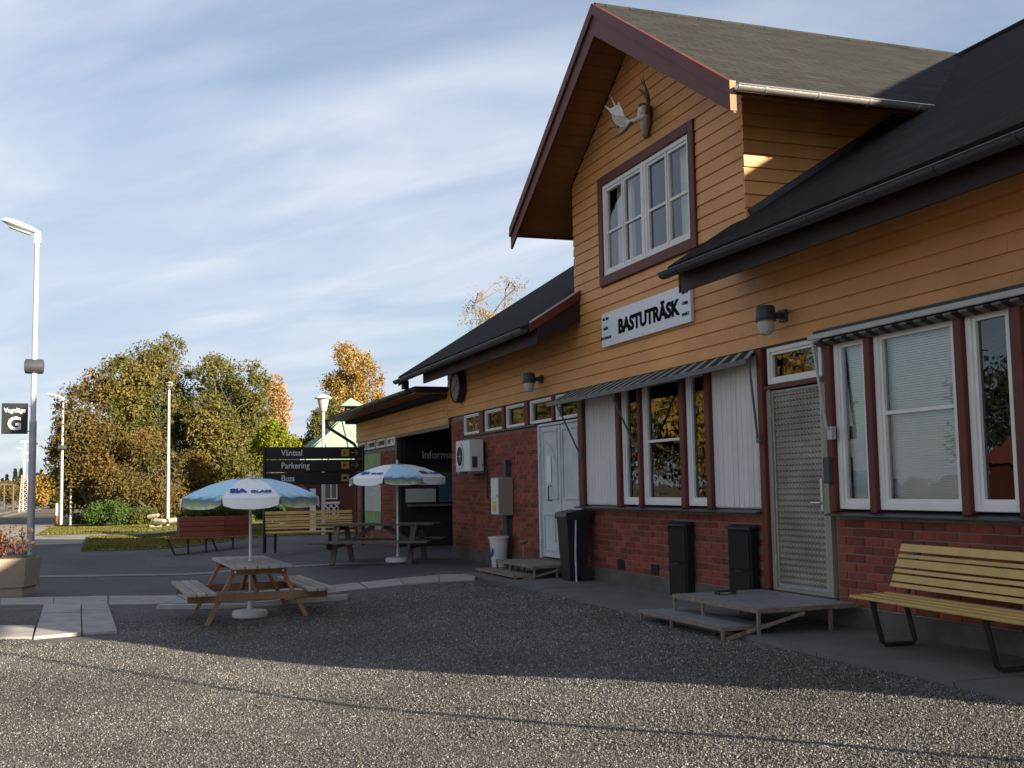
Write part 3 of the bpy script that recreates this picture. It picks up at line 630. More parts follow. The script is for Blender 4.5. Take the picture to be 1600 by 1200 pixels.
# dormer cheek towards the near end, and the plain far cheek
z = zr(WX)-.05
while z < 5.62:
    zt = z+H; xb = WX+max(.1, (z-4.2)/RS+.25); xt = WX+max(.1, (zt-4.2)/RS+.25)
    zm = zt-.022; xm_ = xb+(xt-xb)*.85
    part('cladding_board', MB().hexa([(6.264, GY0-.026, z), (xb, GY0-.026, z), (xb, GY0+.01, z), (6.264, GY0+.01, z), (6.264, GY0-.022, zm), (xm_, GY0-.022, zm), (xm_, GY0+.01, zm), (6.264, GY0+.01, zm)]).hexa([(6.27, GY0-.008, zm), (xm_, GY0-.008, zm), (xm_, GY0+.01, zm), (6.27, GY0+.01, zm), (6.27, GY0-.002, zt), (xt, GY0-.002, zt), (xt, GY0+.01, zt), (6.27, GY0+.01, zt)]), 'ochre', st)
    z = zt
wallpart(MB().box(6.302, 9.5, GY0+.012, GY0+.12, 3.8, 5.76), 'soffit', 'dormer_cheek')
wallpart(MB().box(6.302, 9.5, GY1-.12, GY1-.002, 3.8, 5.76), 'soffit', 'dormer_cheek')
# gable window
cs = MB()
cs.cbox(6.235, 6.30, 13.735, 13.865, 4.085, 5.59, .006).cbox(6.235, 6.30, 11.165, 11.295, 4.085, 5.59, .006).cbox(6.232, 6.30, 11.295, 13.735, 5.46, 5.59, .006).cbox(6.232, 6.30, 11.295, 13.735, 4.085, 4.215, .006)
part('window_casing', cs, 'red', st)
for a, b in ((12.52, 13.735), (11.295, 12.48)): window(a, b, 4.215, 5.46, x=6.255, fw_=.055, sash=((a+b)/2,), bars=(4.80,))
part('mullion', MB().cbox(6.245, 6.33, 12.48, 12.52, 4.215, 5.46, .004), 'white', st)
part('gable_room', MB().box(7.6, 7.65, 10.4, 14.6, 4.1, 5.8).box(6.42, 7.6, 10.4, 14.6, 4.05, 4.09).box(6.42, 7.6, 10.4, 14.6, 5.7, 5.74).box(6.42, 7.6, 10.3, 10.38, 4.1, 5.7).box(6.42, 7.6, 14.62, 14.7, 4.1, 5.7), 'interior', st)
cur = MB()
for a, b in ((13.15, 13.66), (11.36, 11.85)):
    n = 24
    for q in range(n):
        t0, t1 = a+(b-a)*q/n, a+(b-a)*(q+1)/n; x0, x1 = 6.45+.02*math.sin(q*1.3), 6.45+.02*math.sin((q+1)*1.3)
        cur.quad((x0, t0, 4.2), (x1, t1, 4.2), (x1, t1, 5.5), (x0, t0, 5.5))
part('curtain', cur, 'blind', st, True)

# main roof
EX = 5.48; RY0, RY1 = 2.80, 22.25; TH = .11
def slab(x0, x1, y0, y1, mb):
    return mb.hexa([(x0, y0, zr(x0)-TH), (x1, y0, zr(x1)-TH), (x1, y1, zr(x1)-TH), (x0, y1, zr(x0)-TH), (x0, y0, zr(x0)), (x1, y0, zr(x1)), (x1, y1, zr(x1)), (x0, y1, zr(x0))])
rf = MB(); slab(EX, RX, RY0, 10.42, rf); slab(6.34, RX-.001, 10.42, 14.60, rf); slab(EX, RX, 14.60, RY1, rf)
zb = lambda x: zr(RX)-RS*(x-RX)
rf.hexa([(RX+.002, RY0, zr(RX)-TH), (17.2, RY0, zb(17.2)-TH), (17.2, RY1, zb(17.2)-TH), (RX+.002, RY1, zr(RX)-TH), (RX+.002, RY0, zr(RX)), (17.2, RY0, zb(17.2)), (17.2, RY1, zb(17.2)), (RX+.002, RY1, zr(RX))])
roof = part('roof', rf, 'rooffelt', st)
part('ridge_cap', MB().tube([(RX, RY0, zr(RX)+.0), (RX, RY1, zr(RX)+.0)], .055, 8), 'rooffelt', roof)
part('near_gable_wall', MB().prism([(6.32, Y0, 4.0), (16.4, Y0, 4.0), (RX, Y0, zr(RX)-.15)], (0, .2, 0)), 'ochre', st)
part('far_gable_wall', MB().prism([(6.4, YC-.1, 2.8), (16.4, YC-.1, 2.8), (16.4, YC-.1, 4.05), (RX, YC-.1, zr(RX)-.15), (6.4, YC-.1, 4.1)], (0, .2, 0)), 'ochre', st)
part('rear_wall', MB().box(16.3, 16.5, Y0, YE, -.2, 4.1), 'ochre', st)
# boxed eaves
def eave(y0, y1):
    part('fascia', MB().box(5.60, 5.63, y0, y1, 3.40, zr(5.60)-TH-.004), 'eavered', st)
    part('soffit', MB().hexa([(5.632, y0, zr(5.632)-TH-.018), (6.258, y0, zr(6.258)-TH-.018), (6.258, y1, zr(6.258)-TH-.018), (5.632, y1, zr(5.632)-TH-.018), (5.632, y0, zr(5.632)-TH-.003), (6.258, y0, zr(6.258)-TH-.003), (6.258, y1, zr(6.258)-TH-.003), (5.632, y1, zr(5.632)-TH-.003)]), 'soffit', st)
    for y in (y0, y1): part('eave_end_board', MB().prism([(5.595, y-.014, 3.395), (6.245, y-.014, 3.72), (6.245, y-.014, zr(6.245)-TH-.003), (5.595, y-.014, zr(5.595)-TH-.003)], (0, .028, 0)), 'eavered', st)
eave(RY0+.02, 10.40); eave(14.62, 20.75)
part('verge_flashing', MB().beam((EX, 14.592, zr(EX)+.008), (6.25, 14.592, zr(6.25)+.008), .03, .022), 'zinc', st)
part('verge_board', MB().prism([(EX, 14.585, zr(EX)-.13), (6.25, 14.585, zr(6.25)-.13), (6.25, 14.585, zr(6.25)-.004), (EX, 14.585, zr(EX)-.004)], (0, .012, 0)), 'red', st)
part('verge_board', MB().prism([(EX, 10.424, zr(EX)-.13), (6.25, 10.424, zr(6.25)-.13), (6.25, 10.424, zr(6.25)-.004), (EX, 10.424, zr(EX)-.004)], (0, .012, 0)), 'red', st)
# dark rake end over the low wing
part('eave_bracket', MB().box(EX+.02, EX+.14, 21.95, 22.1, 3.40, zr(EX)-TH), 'dark', st)
part('rake_board', MB().prism([(EX, RY1-.001, zr(EX)-.2), (RX, RY1-.001, zr(RX)-.2), (RX, RY1-.001, zr(RX)-.004), (EX, RY1-.001, zr(EX)-.004)], (0, .03, 0)), 'red', st)
part('rake_board', MB().prism([(EX, RY0-.03, zr(EX)-.2), (RX, RY0-.03, zr(RX)-.2), (RX, RY0-.03, zr(RX)-.004), (EX, RY0-.03, zr(EX)-.004)], (0, .03, 0)), 'red', st)
def gutter(name, p0, p1, m, r=.062, parent=st, brackets=0):
    p0, p1 = Vector(p0), Vector(p1); d = (p1-p0).normalized(); s_ = d.cross(Vector((0, 0, 1))).normalized(); mb = MB(); n = 9
    ring = lambda rr: [s_*math.cos(math.pi*k/(n-1))*rr - Vector((0, 0, 1))*math.sin(math.pi*k/(n-1))*rr for k in range(n)]
    A, B = ring(r), ring(r-.006)
    poly = A + B[::-1]
    mb.prism([p0+q for q in poly], p1-p0)
    for p in (p0, p1-d*.004): mb.prism([p+q for q in A], d*.004)
    # front bead
    mb.tube([p0+s_*r, p1+s_*r], .009, 6).tube([p0-s_*r, p1-s_*r], .009, 6)
    for k in range(brackets):
        c = p0.lerp(p1, (k+.5)/brackets); rr = ring(r+.006); mb.prism([c+q for q in rr]+[c+q for q in ring(r)[::-1]], d*.025)
    return part(name, mb, m, parent, True)
GX = EX-.05
gutter('gutter', (GX, RY0, 3.575), (GX, 10.44, 3.60), 'gutter', brackets=10); gutter('gutter', (GX, 14.66, 3.60), (GX, RY1+.05, 3.58), 'gutter', brackets=9)
# dormer roof
DE = 9.25; DX = 5.66; zd = lambda y: 7.42-GS*abs(y-GYM)
dm = MB()
for s in (-1, 1):
    ye = GYM+s*(GYM-DE); xe = 9.0
    y_r = GYM+s*.001
    dm.hexa([(DX, ye, zd(ye)-.07), (xe+.2, ye, zd(ye)-.07), (RX, y_r, zd(GYM)-.07), (DX, y_r, zd(GYM)-.07), (DX, ye, zd(ye)), (xe+.2, ye, zd(ye)), (RX, y_r, zd(GYM)), (DX, y_r, zd(GYM))])
dro = part('roof', dm, 'shingle', st, label='grey-brown shingled dormer roof')
part('ridge_cap', MB().tube([(DX-.02, GYM, zd(GYM)-.01), (RX-.05, GYM, zd(GYM)-.01)], .045, 8), 'shingle', dro)
for s in (-1, 1):   # boarded undersides, board by board
    n = 20
    for k in range(n):
        t0, t1 = (k+.03)/n, (k+.97)/n
        ya, yb = GYM+s*(GYM-DE-.02)*t0, GYM+s*(GYM-DE-.02)*t1
        if min(ya, yb) > GYM and ya > GY1+.05 or (max(ya, yb) < GYM and ya < GY0-.05): xe = 8.6
        else: xe = 6.262
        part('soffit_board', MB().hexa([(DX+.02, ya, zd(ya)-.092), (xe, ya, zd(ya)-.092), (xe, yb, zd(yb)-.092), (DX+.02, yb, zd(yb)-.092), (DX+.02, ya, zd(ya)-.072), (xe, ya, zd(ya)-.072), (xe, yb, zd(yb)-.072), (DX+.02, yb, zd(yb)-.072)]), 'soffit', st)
    ye = GYM+s*(GYM-DE)
    bb = [(GYM, zd(GYM)+.012), (ye, zd(ye)+.012), (ye, zd(ye)-.30), (GYM, zd(GYM)-.40)]
    part('bargeboard', MB().prism([(DX-.034, y, z_) for y, z_ in bb], (.030, 0, 0)), 'red', st)
    part('verge_strip', MB().prism([(DX-.062, y, z_) for y, z_ in [(GYM, zd(GYM)+.018), (ye-s*.01, zd(ye)+.018), (ye-s*.01, zd(ye)-.12), (GYM, zd(GYM)-.13)]], (.026, 0, 0)), 'red', st)
    part('eave_fascia', MB().box(DX, 8.2, ye-s*.02-.012, ye-s*.02+.012, zd(ye)-.105, zd(ye)-.075), 'red', st)
gutter('gutter', (DX-.03, DE-.055, 5.225), (8.05, DE-.055, 5.235), 'zinc', .055, brackets=4)
gutter('gutter', (DX-.03, 2*GYM-DE+.055, 5.225), (8.05, 2*GYM-DE+.055, 5.235), 'zinc', .055)
part('verge_end_trim', MB().box(DX-.07, DX-.0, DE-.006, DE+.002, zd(DE)-.28, zd(DE)+.02), 'wood', st)
part('step_flashing', MB().beam((WX, GY0-.05, zr(WX)+.04), (8.2, GY0-.05, zr(8.2)+.04), .05, .07), 'gutter', st)

# low flat-roofed wing
LZ = 3.30
part('flat_roof', MB().box(5.58, 14, RY1-.9, YE+.28, LZ, LZ+.10).box(6.0, 14, YC+.2, YE+.2, LZ-.12, LZ), 'roof', st)
part('soffit', MB().box(5.60, 6.262, YC+.16, YE+.26, LZ-.04, LZ-.01), 'soffit', st)
z = 2.66
for k in range(4):
    zt = min(z+H, LZ-.02); board(YC+.16, YE+(.02), z, zt); z = zt
    if z >= LZ-.03: break
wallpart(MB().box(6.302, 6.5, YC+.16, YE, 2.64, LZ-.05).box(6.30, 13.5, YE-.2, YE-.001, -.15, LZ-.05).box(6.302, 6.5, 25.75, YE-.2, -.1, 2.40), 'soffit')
gutter('gutter', (5.53, YC+.45, LZ+.05), (5.53, YE+.42, LZ+.0), 'gutter', brackets=10)
part('downpipe', MB().tube([(5.53, YE+.35, LZ-.02), (5.54, YE+.33, LZ-.17), (5.62, YE+.30, LZ-.24), (6.22, YE+.08, LZ-.66), (6.27, YE+.06, LZ-.75), (6.27, YE+.06, .1)], .042, 10), 'gutter', st, True)
bw2 = MB()
for b0, b1, z0, z1 in brick_cells(25.78, YE-.01, .0, 30): bw2.box(6.28+random.uniform(-.002, .002), 6.31, b0, b1, z0, z1)
part('brickwork', bw2, 'brick', st, stuff=True)
part('brick_core', MB().box(6.29, 6.301, 25.75, YE-.001, -.1, 2.40), 'mortar', st)
for a, b in ((29.15, 30.05), (28.05, 28.95), (26.95, 27.85), (25.9, 26.75)): window(a, b, 2.42, 2.64, fw_=.018, x=6.27)
part('opening_frame', MB().box(6.25, 6.36, 25.62, 25.75, -.05, 2.64).box(6.25, 6.36, YC+.02, 25.62, 2.58, 2.655), 'gutter', st)
# recess with information board and counter window
RB = 8.4
part('recess_wall', MB().box(RB, RB+.1, YC, 25.9, -.1, 2.75).box(6.36, RB, 25.65, 25.73, -.1, 2.65).box(6.36, RB, YC+.02, 25.7, 2.68, 2.75), 'recess', st)
part('recess_floor', MB().box(6.2, RB, YC+.02, 25.65, -.15, .02), 'slabc', st)
ib = part('information_board', MB().cbox(6.42, RB-.05, 25.60, 25.645, 1.98, 2.55, .005), 'signblack', st)
p = at_y(659, 716, 25.595)
text('lettering', 'Information', .25, 'textgrey', (p.x, 25.597, p.z), (1, 0, 0), FZ, ib, sx=.95, bold=.002)
for (xa, ya, xb, yb, m_) in ((634, 764, 681, 784, 'posterwhite'), (686, 738, 712, 784, 'posterblue')):
    a = at_y(xa, ya, 25.63); b = at_y(xb, yb, 25.63)
    part('poster', MB().box(a.x, b.x, 25.628, 25.648, b.z, a.z), m_, st)
part('ledge', MB().box(6.5, RB-.05, 25.40, 25.645, .98, 1.03), 'darkwood', st)
# poster on the low wing wall
a = at_x(568, 705, 6.26); b = at_x(595, 828, 6.26)
po = part('banner', MB().box(6.262, 6.272, b.y, a.y, max(b.z, .25), a.z-.1), 'posterwhite', st)
part('banner_band', MB().box(6.258, 6.262, b.y, a.y, a.z-.5, a.z-.1), 'postergreen', po)
part('banner_band', MB().box(6.258, 6.262, b.y, a.y, max(b.z, .25), max(b.z, .25)+.45), 'postergreen', po)
mbt = MB()
for k in range(16): w_ = random.uniform(.4, .9)*(a.y-b.y); mbt.box(6.2585, 6.262, a.y-.06-w_*.9, a.y-.06, .85+k*.06, .878+k*.06)
part('banner_print', mbt, 'textgrey', po)

# ------------------------------------------------------------------ things on the facade
# station name sign
sg = thing('station_sign', 'white enamel name board lettered BASTUTRÄSK below the gable window', 'sign', (6.25, 12.54, 3.24))
sp_ = part('sign_panel', MB().cbox(6.215, 6.262, 11.30, 13.78, 3.245, 3.70, .004), 'signwhite', sg)
_a, _b = at_x(966, 519, 6.213), at_x(1062, 490.5, 6.213)
text('lettering', 'BASTUTRÄSK', .25, 'textblack', (6.213, _a.y, (_a.z+_b.z)/2-.005), FX, FZ, sg, fit=_a.y-_b.y, bold=.0115)
for i, s_ in enumerate(('861 KM', 'FRÅN', 'STOCKHOLM')): text('small_lettering', s_, .052, 'textblack', (6.213, 13.64, 3.60-i*.128), FX, FZ, sg, align='CENTER', bold=.001, sx=1.05)
for i, s_ in enumerate(('264 M', 'ÖVER', 'HAVET')): text('small_lettering', s_, .052, 'textblack', (6.213, 11.42, 3.59-i*.128), FX, FZ, sg, align='CENTER', bold=.001, sx=1.05)
part('screw', MB().box(6.212, 6.216, 12.52, 12.53, 3.672, 3.682).box(6.212, 6.216, 12.52, 12.53, 3.262, 3.272), 'dark', sg)

# moose antlers
an = thing('moose_antlers', 'pale palmate moose antlers on a skull mount above the gable window', 'antlers', (6.26, 12.55, 5.78))
AZ_ = lambda u, v, X: at_x(920+u*.10836, 100+v*.10836, X)
part('mount_board', MB().prism([AZ_(u, v, 6.225) for u, v in ((835, 610), (868, 600), (882, 740), (872, 860), (838, 1050), (800, 1072), (770, 1040), (772, 940), (800, 800))], (.036, 0, 0)), 'horn', an)
sk = MB().tube([AZ_(800, 600, 6.2), AZ_(780, 640, 6.12), AZ_(775, 730, 6.07), AZ_(780, 830, 6.09), AZ_(790, 930, 6.13), AZ_(800, 990, 6.17)], [.035, .06, .065, .052, .04, .03], 12)
part('skull', sk, 'antler', an, True)
part('brow_plate', MB().tube([AZ_(720, 605, 6.05), AZ_(790, 592, 6.12), AZ_(850, 600, 6.2)], [.02, .03, .03], 8), 'horn', an, True)
def blade(outl, X0, kx, th, m_):
    c_ = np.mean(np.array(outl), 0); pts = []
    for u, v in outl:
        X = X0+kx*(u-c_[0])/300+.06*((v-c_[1])/200)**2; pts.append(AZ_(u, v, X))
    n_ = (pts[len(pts)//3]-pts[0]).cross(pts[2*len(pts)//3]-pts[0]).normalized()
    return part('palm', MB().prism([q-n_*th/2 for q in pts], n_*th), m_, an)
blade([(300, 680), (228, 598), (310, 645), (372, 612), (315, 462), (392, 600), (418, 596), (428, 528), (455, 595), (488, 655), (520, 760), (598, 815), (560, 890), (500, 962), (438, 1005), (425, 910), (345, 800), (332, 725)], 5.92, .10, .014, 'antler')
part('beam', MB().tube([AZ_(560, 850, 5.94), AZ_(640, 820, 5.97), AZ_(720, 785, 6.02), AZ_(800, 750, 6.08)], [.03, .026, .03, .036], 10), 'antler', an, True)
part('tine', MB().tube([AZ_(620, 835, 5.95), AZ_(540, 940, 5.92), AZ_(450, 1025, 5.90), AZ_(360, 1082, 5.88)], [.022, .02, .014, .004], 8), 'horn', an, True)
part('tine', MB().tube([AZ_(430, 905, 5.92), AZ_(340, 912, 5.9), AZ_(255, 945, 5.88)], [.014, .01, .004], 8), 'horn', an, True)
part('beam', MB().tube([AZ_(820, 730, 6.12), AZ_(845, 640, 6.06), AZ_(858, 540, 6.0), AZ_(848, 440, 5.95), AZ_(815, 330, 5.92), AZ_(775, 180, 5.9)], [.026, .025, .027, .022, .014, .004], 10), 'horn', an, True)
part('tine', MB().tube([AZ_(845, 510, 5.98), AZ_(800, 430, 5.95), AZ_(740, 375, 5.92), AZ_(698, 362, 5.9)], [.022, .018, .012, .004], 8), 'horn', an, True)
part('tine', MB().tube([AZ_(812, 330, 5.93), AZ_(770, 270, 5.9), AZ_(742, 195, 5.88)], [.014, .01, .004], 8), 'horn', an, True)

# wall clock
ck = thing('wall_clock', 'round dark-rimmed station clock on the boarding near the low wing', 'clock', (6.25, 20.42, 3.33))
part('clock_case', MB().lathe([(.30, 0), (.325, -.02), (.325, -.13), (.30, -.145), (.285, -.145), (.283, -.125)], (6.262, 20.42, 3.33), 32, 'x'), 'dark', ck, True)
part('clock_face', MB().lathe([(.284, -.122), (.284, -.128)], (6.262, 20.42, 3.33), 32, 'x'), 'clockface', ck)
hx = 6.262-.133
hm = MB()
for k in range(12):
    t = k*math.pi/6; c_ = Vector((hx, 20.42-math.sin(t)*.245, 3.33+math.cos(t)*.245)); d_ = Vector((0, -math.sin(t), math.cos(t))); hm.beam(c_-d_*.022, c_+d_*.022, .014, .004, (1, 0, 0))
part('hour_marks', hm, 'textblack', ck)
part('clock_hand', MB().beam((hx-.003, 20.42, 3.33), (hx-.003, 20.42-.15, 3.42), .016, .004, (1, 0, 0)), 'textblack', ck)
part('clock_hand', MB().beam((hx-.007, 20.42, 3.33), (hx-.007, 20.42+.12, 3.24), .012, .004, (1, 0, 0)), 'textblack', ck)

# wall lamps
def wall_lamp(loc, label):
    t = thing('wall_lamp', label, 'lamp', loc, 0, 'grey jar lamps on the boarded wall')
    part('bracket', MB().box(-.04, 0, -.06, .06, -.07, .05).tube([(-.03, 0, -.01), (-.19, 0, -.005)], .032, 10), 'greyplastic', t, True, True)
    part('lamp_cap', MB().lathe([(.03, .085), (.085, .08), (.095, .05), (.095, -.045), (.105, -.055), (.105, -.07), (.05, -.07)], (-.22, 0, 0), 20), 'greyplastic', t, True, True)
    part('lamp_glass', MB().lathe([(.08, -.068), (.082, -.11), (.075, -.17), (.055, -.20), (.02, -.21)], (-.22, 0, 0), 20), 'lampglass', t, True, True)
    return t
wl = wall_lamp((6.27, 9.49, 3.05), 'grey jar-shaped wall lamp above the patterned metal door')
dup(wl, (6.27, 16.18, 3.06), 0, 'grey jar-shaped wall lamp above the small window row and white double door')

# awnings
aw = thing('awning', 'dark striped folding awning hanging over the middle windows', 'awning', (6.28, 12.3, 2.5), 0)
ax0, az0 = 5.86, 2.56
ya, yb = 9.98, 14.95
bx = lambda y: 6.12-.26*min(1, (y-ya)/2.2)
bz = lambda y: 2.64-.08*min(1, (y-ya)/2.2)
fab = MB(); fabl = MB(); n = 62
for k in range(n):
    t0, t1 = ya+.02+(yb-ya-.04)*k/n, ya+.02+(yb-ya-.04)*(k+1)/n
    (fab if k % 3 else fabl).hexa([(6.226, t0, 2.758), (6.226, t1, 2.758), (bx(t1)+.01, t1, bz(t1)+.012), (bx(t0)+.01, t0, bz(t0)+.012), (6.226, t0, 2.764), (6.226, t1, 2.764), (bx(t1)+.01, t1, bz(t1)+.018), (bx(t0)+.01, t0, bz(t0)+.018)])
part('canvas', fab, 'awning', aw, stuff=True); part('canvas_stripes', fabl, 'awningl', aw, stuff=True)
part('roller_box', MB().tube([(6.262, ya, 2.73), (6.262, 14.6, 2.73)], .02, 10), 'dark', aw, True)
part('front_bar', MB().beam((bx(ya), ya, bz(ya)), (bx(12.18), 12.19, bz(12.18)), .036, .055).beam((bx(12.18), 12.18, bz(12.18)), (bx(yb), yb, bz(yb)), .036, .055), 'awnbard', aw)
for y in (14.62, 12.79, 9.96): part('folding_arm', MB().tube([(6.24, y, 1.84), (6.20, y, 1.86), (bx(y)+.01, y, bz(y)-.02)], .013, 8).box(6.20, 6.262, y-.03, y+.03, 1.80, 1.88), 'awnbard', aw, True)
aw2 = thing('awning', 'rolled-in striped awning with pale metal bar over the window with blinds', 'awning', (6.24, 6.5, 2.7), 0)
part('front_bar', MB().cbox(6.13, 6.165, 3.6, 8.93, 2.712, 2.762, .006), 'awnbar', aw2)
part('roller_box', MB().box(6.18, 6.25, 3.6, 8.9, 2.73, 2.80), 'dark', aw2)
fa = MB(); fb = MB()
for k in range(60):
    t0, t1 = 8.88-k*.088, 8.88-(k+1)*.088
    (fa if k % 2 else fb).hexa([(6.15, t0, 2.682+.008*(k % 2)), (6.15, t1, 2.682+.008*(k % 2)), (6.24, t1, 2.65), (6.24, t0, 2.65), (6.15, t0, 2.70), (6.15, t1, 2.70), (6.24, t1, 2.725), (6.24, t0, 2.725)])
part('canvas', fa, 'awning', aw2, stuff=True); part('canvas_stripes', fb, 'awnbard', aw2, stuff=True)
part('folding_arm', MB().tube([(6.23, 8.72, 1.83), (6.17, 8.74, 1.9), (6.15, 8.87, 2.69)], .014, 8).box(6.19, 6.236, 8.69, 8.76, 1.78, 1.90), 'awnbar', aw2, True)

# black ventilation boxes standing against the brick
def vent_box(y0, y1, label):
    t = thing('black_cabinet', label, 'cabinet', (6.28, (y0+y1)/2, .1), 0, 'black cabinets against the brick base')
    w = (y1-y0)/2
    part('body', MB().cbox(-.10, -.012, -w, w, 0, .83, .008), 'black', t, False, True)
    part('top_cover', MB().prism([(-.125, -w-.015, .815), (-.012, -w-.015, .835), (-.012, -w-.015, .865), (-.125, -w-.015, .838)], (0, 2*w+.03, 0)), 'dark', t, False, True)
    part('front_panel', MB().cbox(-.110, -.10, -w+.03, w-.03, .40, .78, .004), 'black', t, False, True)
    part('front_panel', MB().cbox(-.110, -.10, -w+.03, w-.03, .03, .37, .004), 'black', t, False, True)
    part('catch', MB().box(-.122, -.110, -.07, .07, .376, .392), 'dark', t, False, True)
    return t
vb = vent_box(11.50, 11.96, 'narrow black cabinet on the brick base below the middle windows')
dup(vb, (6.28, 10.36, .1), 0, 'narrow black cabinet beside the patterned metal door')

# outdoor heat pump unit
ac = thing('heat_pump_unit', 'white outdoor heat pump unit bolted to the brick wall', 'heat pump', (6.29, 19.5, 1.66))
part('casing', MB().cbox(5.97, 6.24, 19.06, 19.90, 1.68, 2.25, .015), 'acwhite', ac)
gr = MB()
for r_ in (.07, .12, .17, .22): gr.lathe([(r_-.006, -.006), (r_+.006, -.006), (r_+.006, .0), (r_-.006, 0)], (5.967, 19.62, 1.965), 28, 'x')
for k in range(8): t = k*math.pi/4; gr.beam((5.963, 19.62, 1.965), (5.963, 19.62+math.cos(t)*.23, 1.965+math.sin(t)*.23), .008, .006, (1, 0, 0))
part('fan_opening', MB().lathe([(.235, -.003), (.235, 0)], (5.968, 19.62, 1.965), 28, 'x'), 'dark', ac); part('fan_grille', gr, 'acwhite', ac)
part('bracket', MB().box(5.98, 6.28, 19.14, 19.17, 1.645, 1.68), 'steel', ac)
part('bracket', MB().box(5.98, 6.28, 19.78, 19.81, 1.645, 1.68), 'steel', ac)
part('refrigerant_pipe', MB().tube([(6.2, 19.02, 1.8), (6.25, 18.96, 1.75), (6.25, 18.94, 1.55), (6.26, 18.94, 1.2)], .018, 8), 'dark', ac, True)
part('side_panel', MB().box(6.02, 6.12, 19.054, 19.06, 1.75, 1.95), 'greyplastic', ac)

# meter cabinet and its conduit
mc = thing('meter_cabinet', 'beige electricity meter cabinet with grey conduit on the brick wall', 'meter box', (6.27, 17.88, .1))
part('casing', MB().cbox(6.03, 6.285, 17.66, 18.06, .93, 1.56, .008), 'olive', mc)
part('cabinet_door', MB().cbox(6.022, 6.032, 17.68, 18.04, .95, 1.54, .003), 'acwhite', mc)
part('conduit', MB().box(6.20, 6.288, 17.78, 17.96, .12, .928), 'greyplastic', mc)
part('conduit', MB().box(6.20, 6.288, 17.78, 17.96, 1.565, 1.85), 'greyplastic', mc)
part('warning_label', MB().box(6.0205, 6.0225, 17.78, 17.94, .99, 1.16), 'meteryellow', mc)
part('keyhole', MB().box(6.018, 6.0225, 17.70, 17.72, 1.24, 1.28), 'dark', mc)

# wheelie bin
wb = thing('wheelie_bin', 'black wheelie bin by the white double door', 'bin', (6.02, 14.50, .1))
part('bin_body', MB().hexa([(5.90, 14.33, .16), (6.16, 14.33, .16), (6.16, 14.64, .16), (5.90, 14.64, .16), (5.86, 14.30, .98), (6.21, 14.30, .98), (6.21, 14.68, .98), (5.86, 14.68, .98)]), 'binblack', wb)
part('bin_lid', MB().prism([(5.83, 14.28, .98), (6.23, 14.28, .98), (6.23, 14.28, 1.05), (6.06, 14.28, 1.07), (5.85, 14.28, 1.03)], (0, .42, 0)), 'binblack', wb)
part('bin_rim', MB().box(5.842, 6.22, 14.285, 14.695, .945, .978), 'binblack', wb)
for y in (14.31, 14.60): part('wheel', MB().lathe([(.10, 0), (.10, .05), (.04, .055)], (6.14, y, .20), 18, 'y'), 'dark', wb, True)
part('front_foot', MB().box(5.91, 5.96, 14.36, 14.62, .10, .16), 'binblack', wb)
single('leaning_pole', MB().tube([(5.93, 14.17, .10), (5.95, 14.235, .45), (5.98, 14.27, .93)], .016, 8), 'steel', 'thin grey metal pole leaning against the black bin', 'pole', None, True)
# white waste bin
tb = thing('waste_bin', 'small white plastic bin with round blue mark by the brick wall', 'bin', (6.05, 17.75, .0))
part('bin_body', MB().lathe([(.11, .02), (.115, .03), (.155, .54), (.16, .56)], (6.05, 17.75, 0), 20), 'acwhite', tb, True)
part('rim', MB().lathe([(.155, .55), (.175, .555), (.175, .585), (.15, .585)], (6.05, 17.75, 0), 20), 'acwhite', tb, True)
part('blue_mark', MB().lathe([(.085, -.004), (.085, .004)], (5.916, 17.75, .34), 20, 'x'), 'logoblue', tb)
single('ash_stand', MB().tube([(6.12, 16.75, .0), (6.12, 16.75, .52)], .018, 8).lathe([(.03, .50), (.07, .53), (.07, .55), (.02, .55)], (6.12, 16.75, 0), 14), 'rust', 'thin rusty ash stand between white bin and white door', 'ashtray', None, True)
single('boot_scraper', MB().box(5.55, 5.75, 9.72, 9.80, .345, .36).box(5.55, 5.57, 9.72, 9.80, .322, .345).box(5.73, 5.75, 9.72, 9.80, .322, .345), 'dark', 'small black boot scraper lying on the metal door landing', 'boot scraper')

# landings in front of the doors
def landing(label, x0, x1, y0, y1, z, sx0, sx1, sy0, sy1, sz, zg):
    t = thing('metal_landing', label, 'steps', ((x0+x1)/2, (y0+y1)/2, zg), 0)
    part('deck', MB().box(x0, x1, y0, y1, z-.018, z), 'steel' if z > .3 else 'rust', t)
    part('deck_frame', MB().box(x0-.012, x0, y0-.01, y1+.01, z-.034, z+.004).box(x0, x1, y0-.012, y0, z-.034, z+.004).box(x0, x1, y1, y1+.012, z-.034, z+.004), 'rust', t)
    ys = [y0+.01, (y0+y1)/2+.2, y1-.01]
    for y in ys: part('leg', MB().box(x0-.005, x0+.022, y-.013, y+.013, zg-.03, z-.034), 'rust', t)
    for y in (y0+.01, y1-.01): part('leg', MB().box(x1-.3, x1-.273, y-.013, y+.013, zg-.03, z-.018), 'rust', t)
    sd = part('step', MB().box(sx0, sx1, sy0, sy1, sz-.015, sz), 'steel' if z > .3 else 'rust', t)
    part('step_frame', MB().box(sx0-.012, sx0, sy0-.01, sy1+.01, sz-.03, sz+.003).box(sx0, sx1, sy0-.012, sy0, sz-.03, sz+.003), 'rust', sd)
    for y in (sy0+.01, (sy0+sy1)/2+.15, sy1-.01): part('leg', MB().box(sx0-.004, sx0+.02, y-.012, y+.012, gz(sx0)-.05, sz-.03), 'rust', t)
    part('brace', MB().beam((sx0+.02, sy0-.02, gz(sx0)+.01), (x0+.45, y0-.02, z-.05), .022, .03), 'rust', t)
    return t
landing('grey metal landing with one lower step at the patterned metal door', 5.22, 6.24, 8.48, 10.02, .32, 4.95, 5.42, 8.62, 10.22, .165, .10)
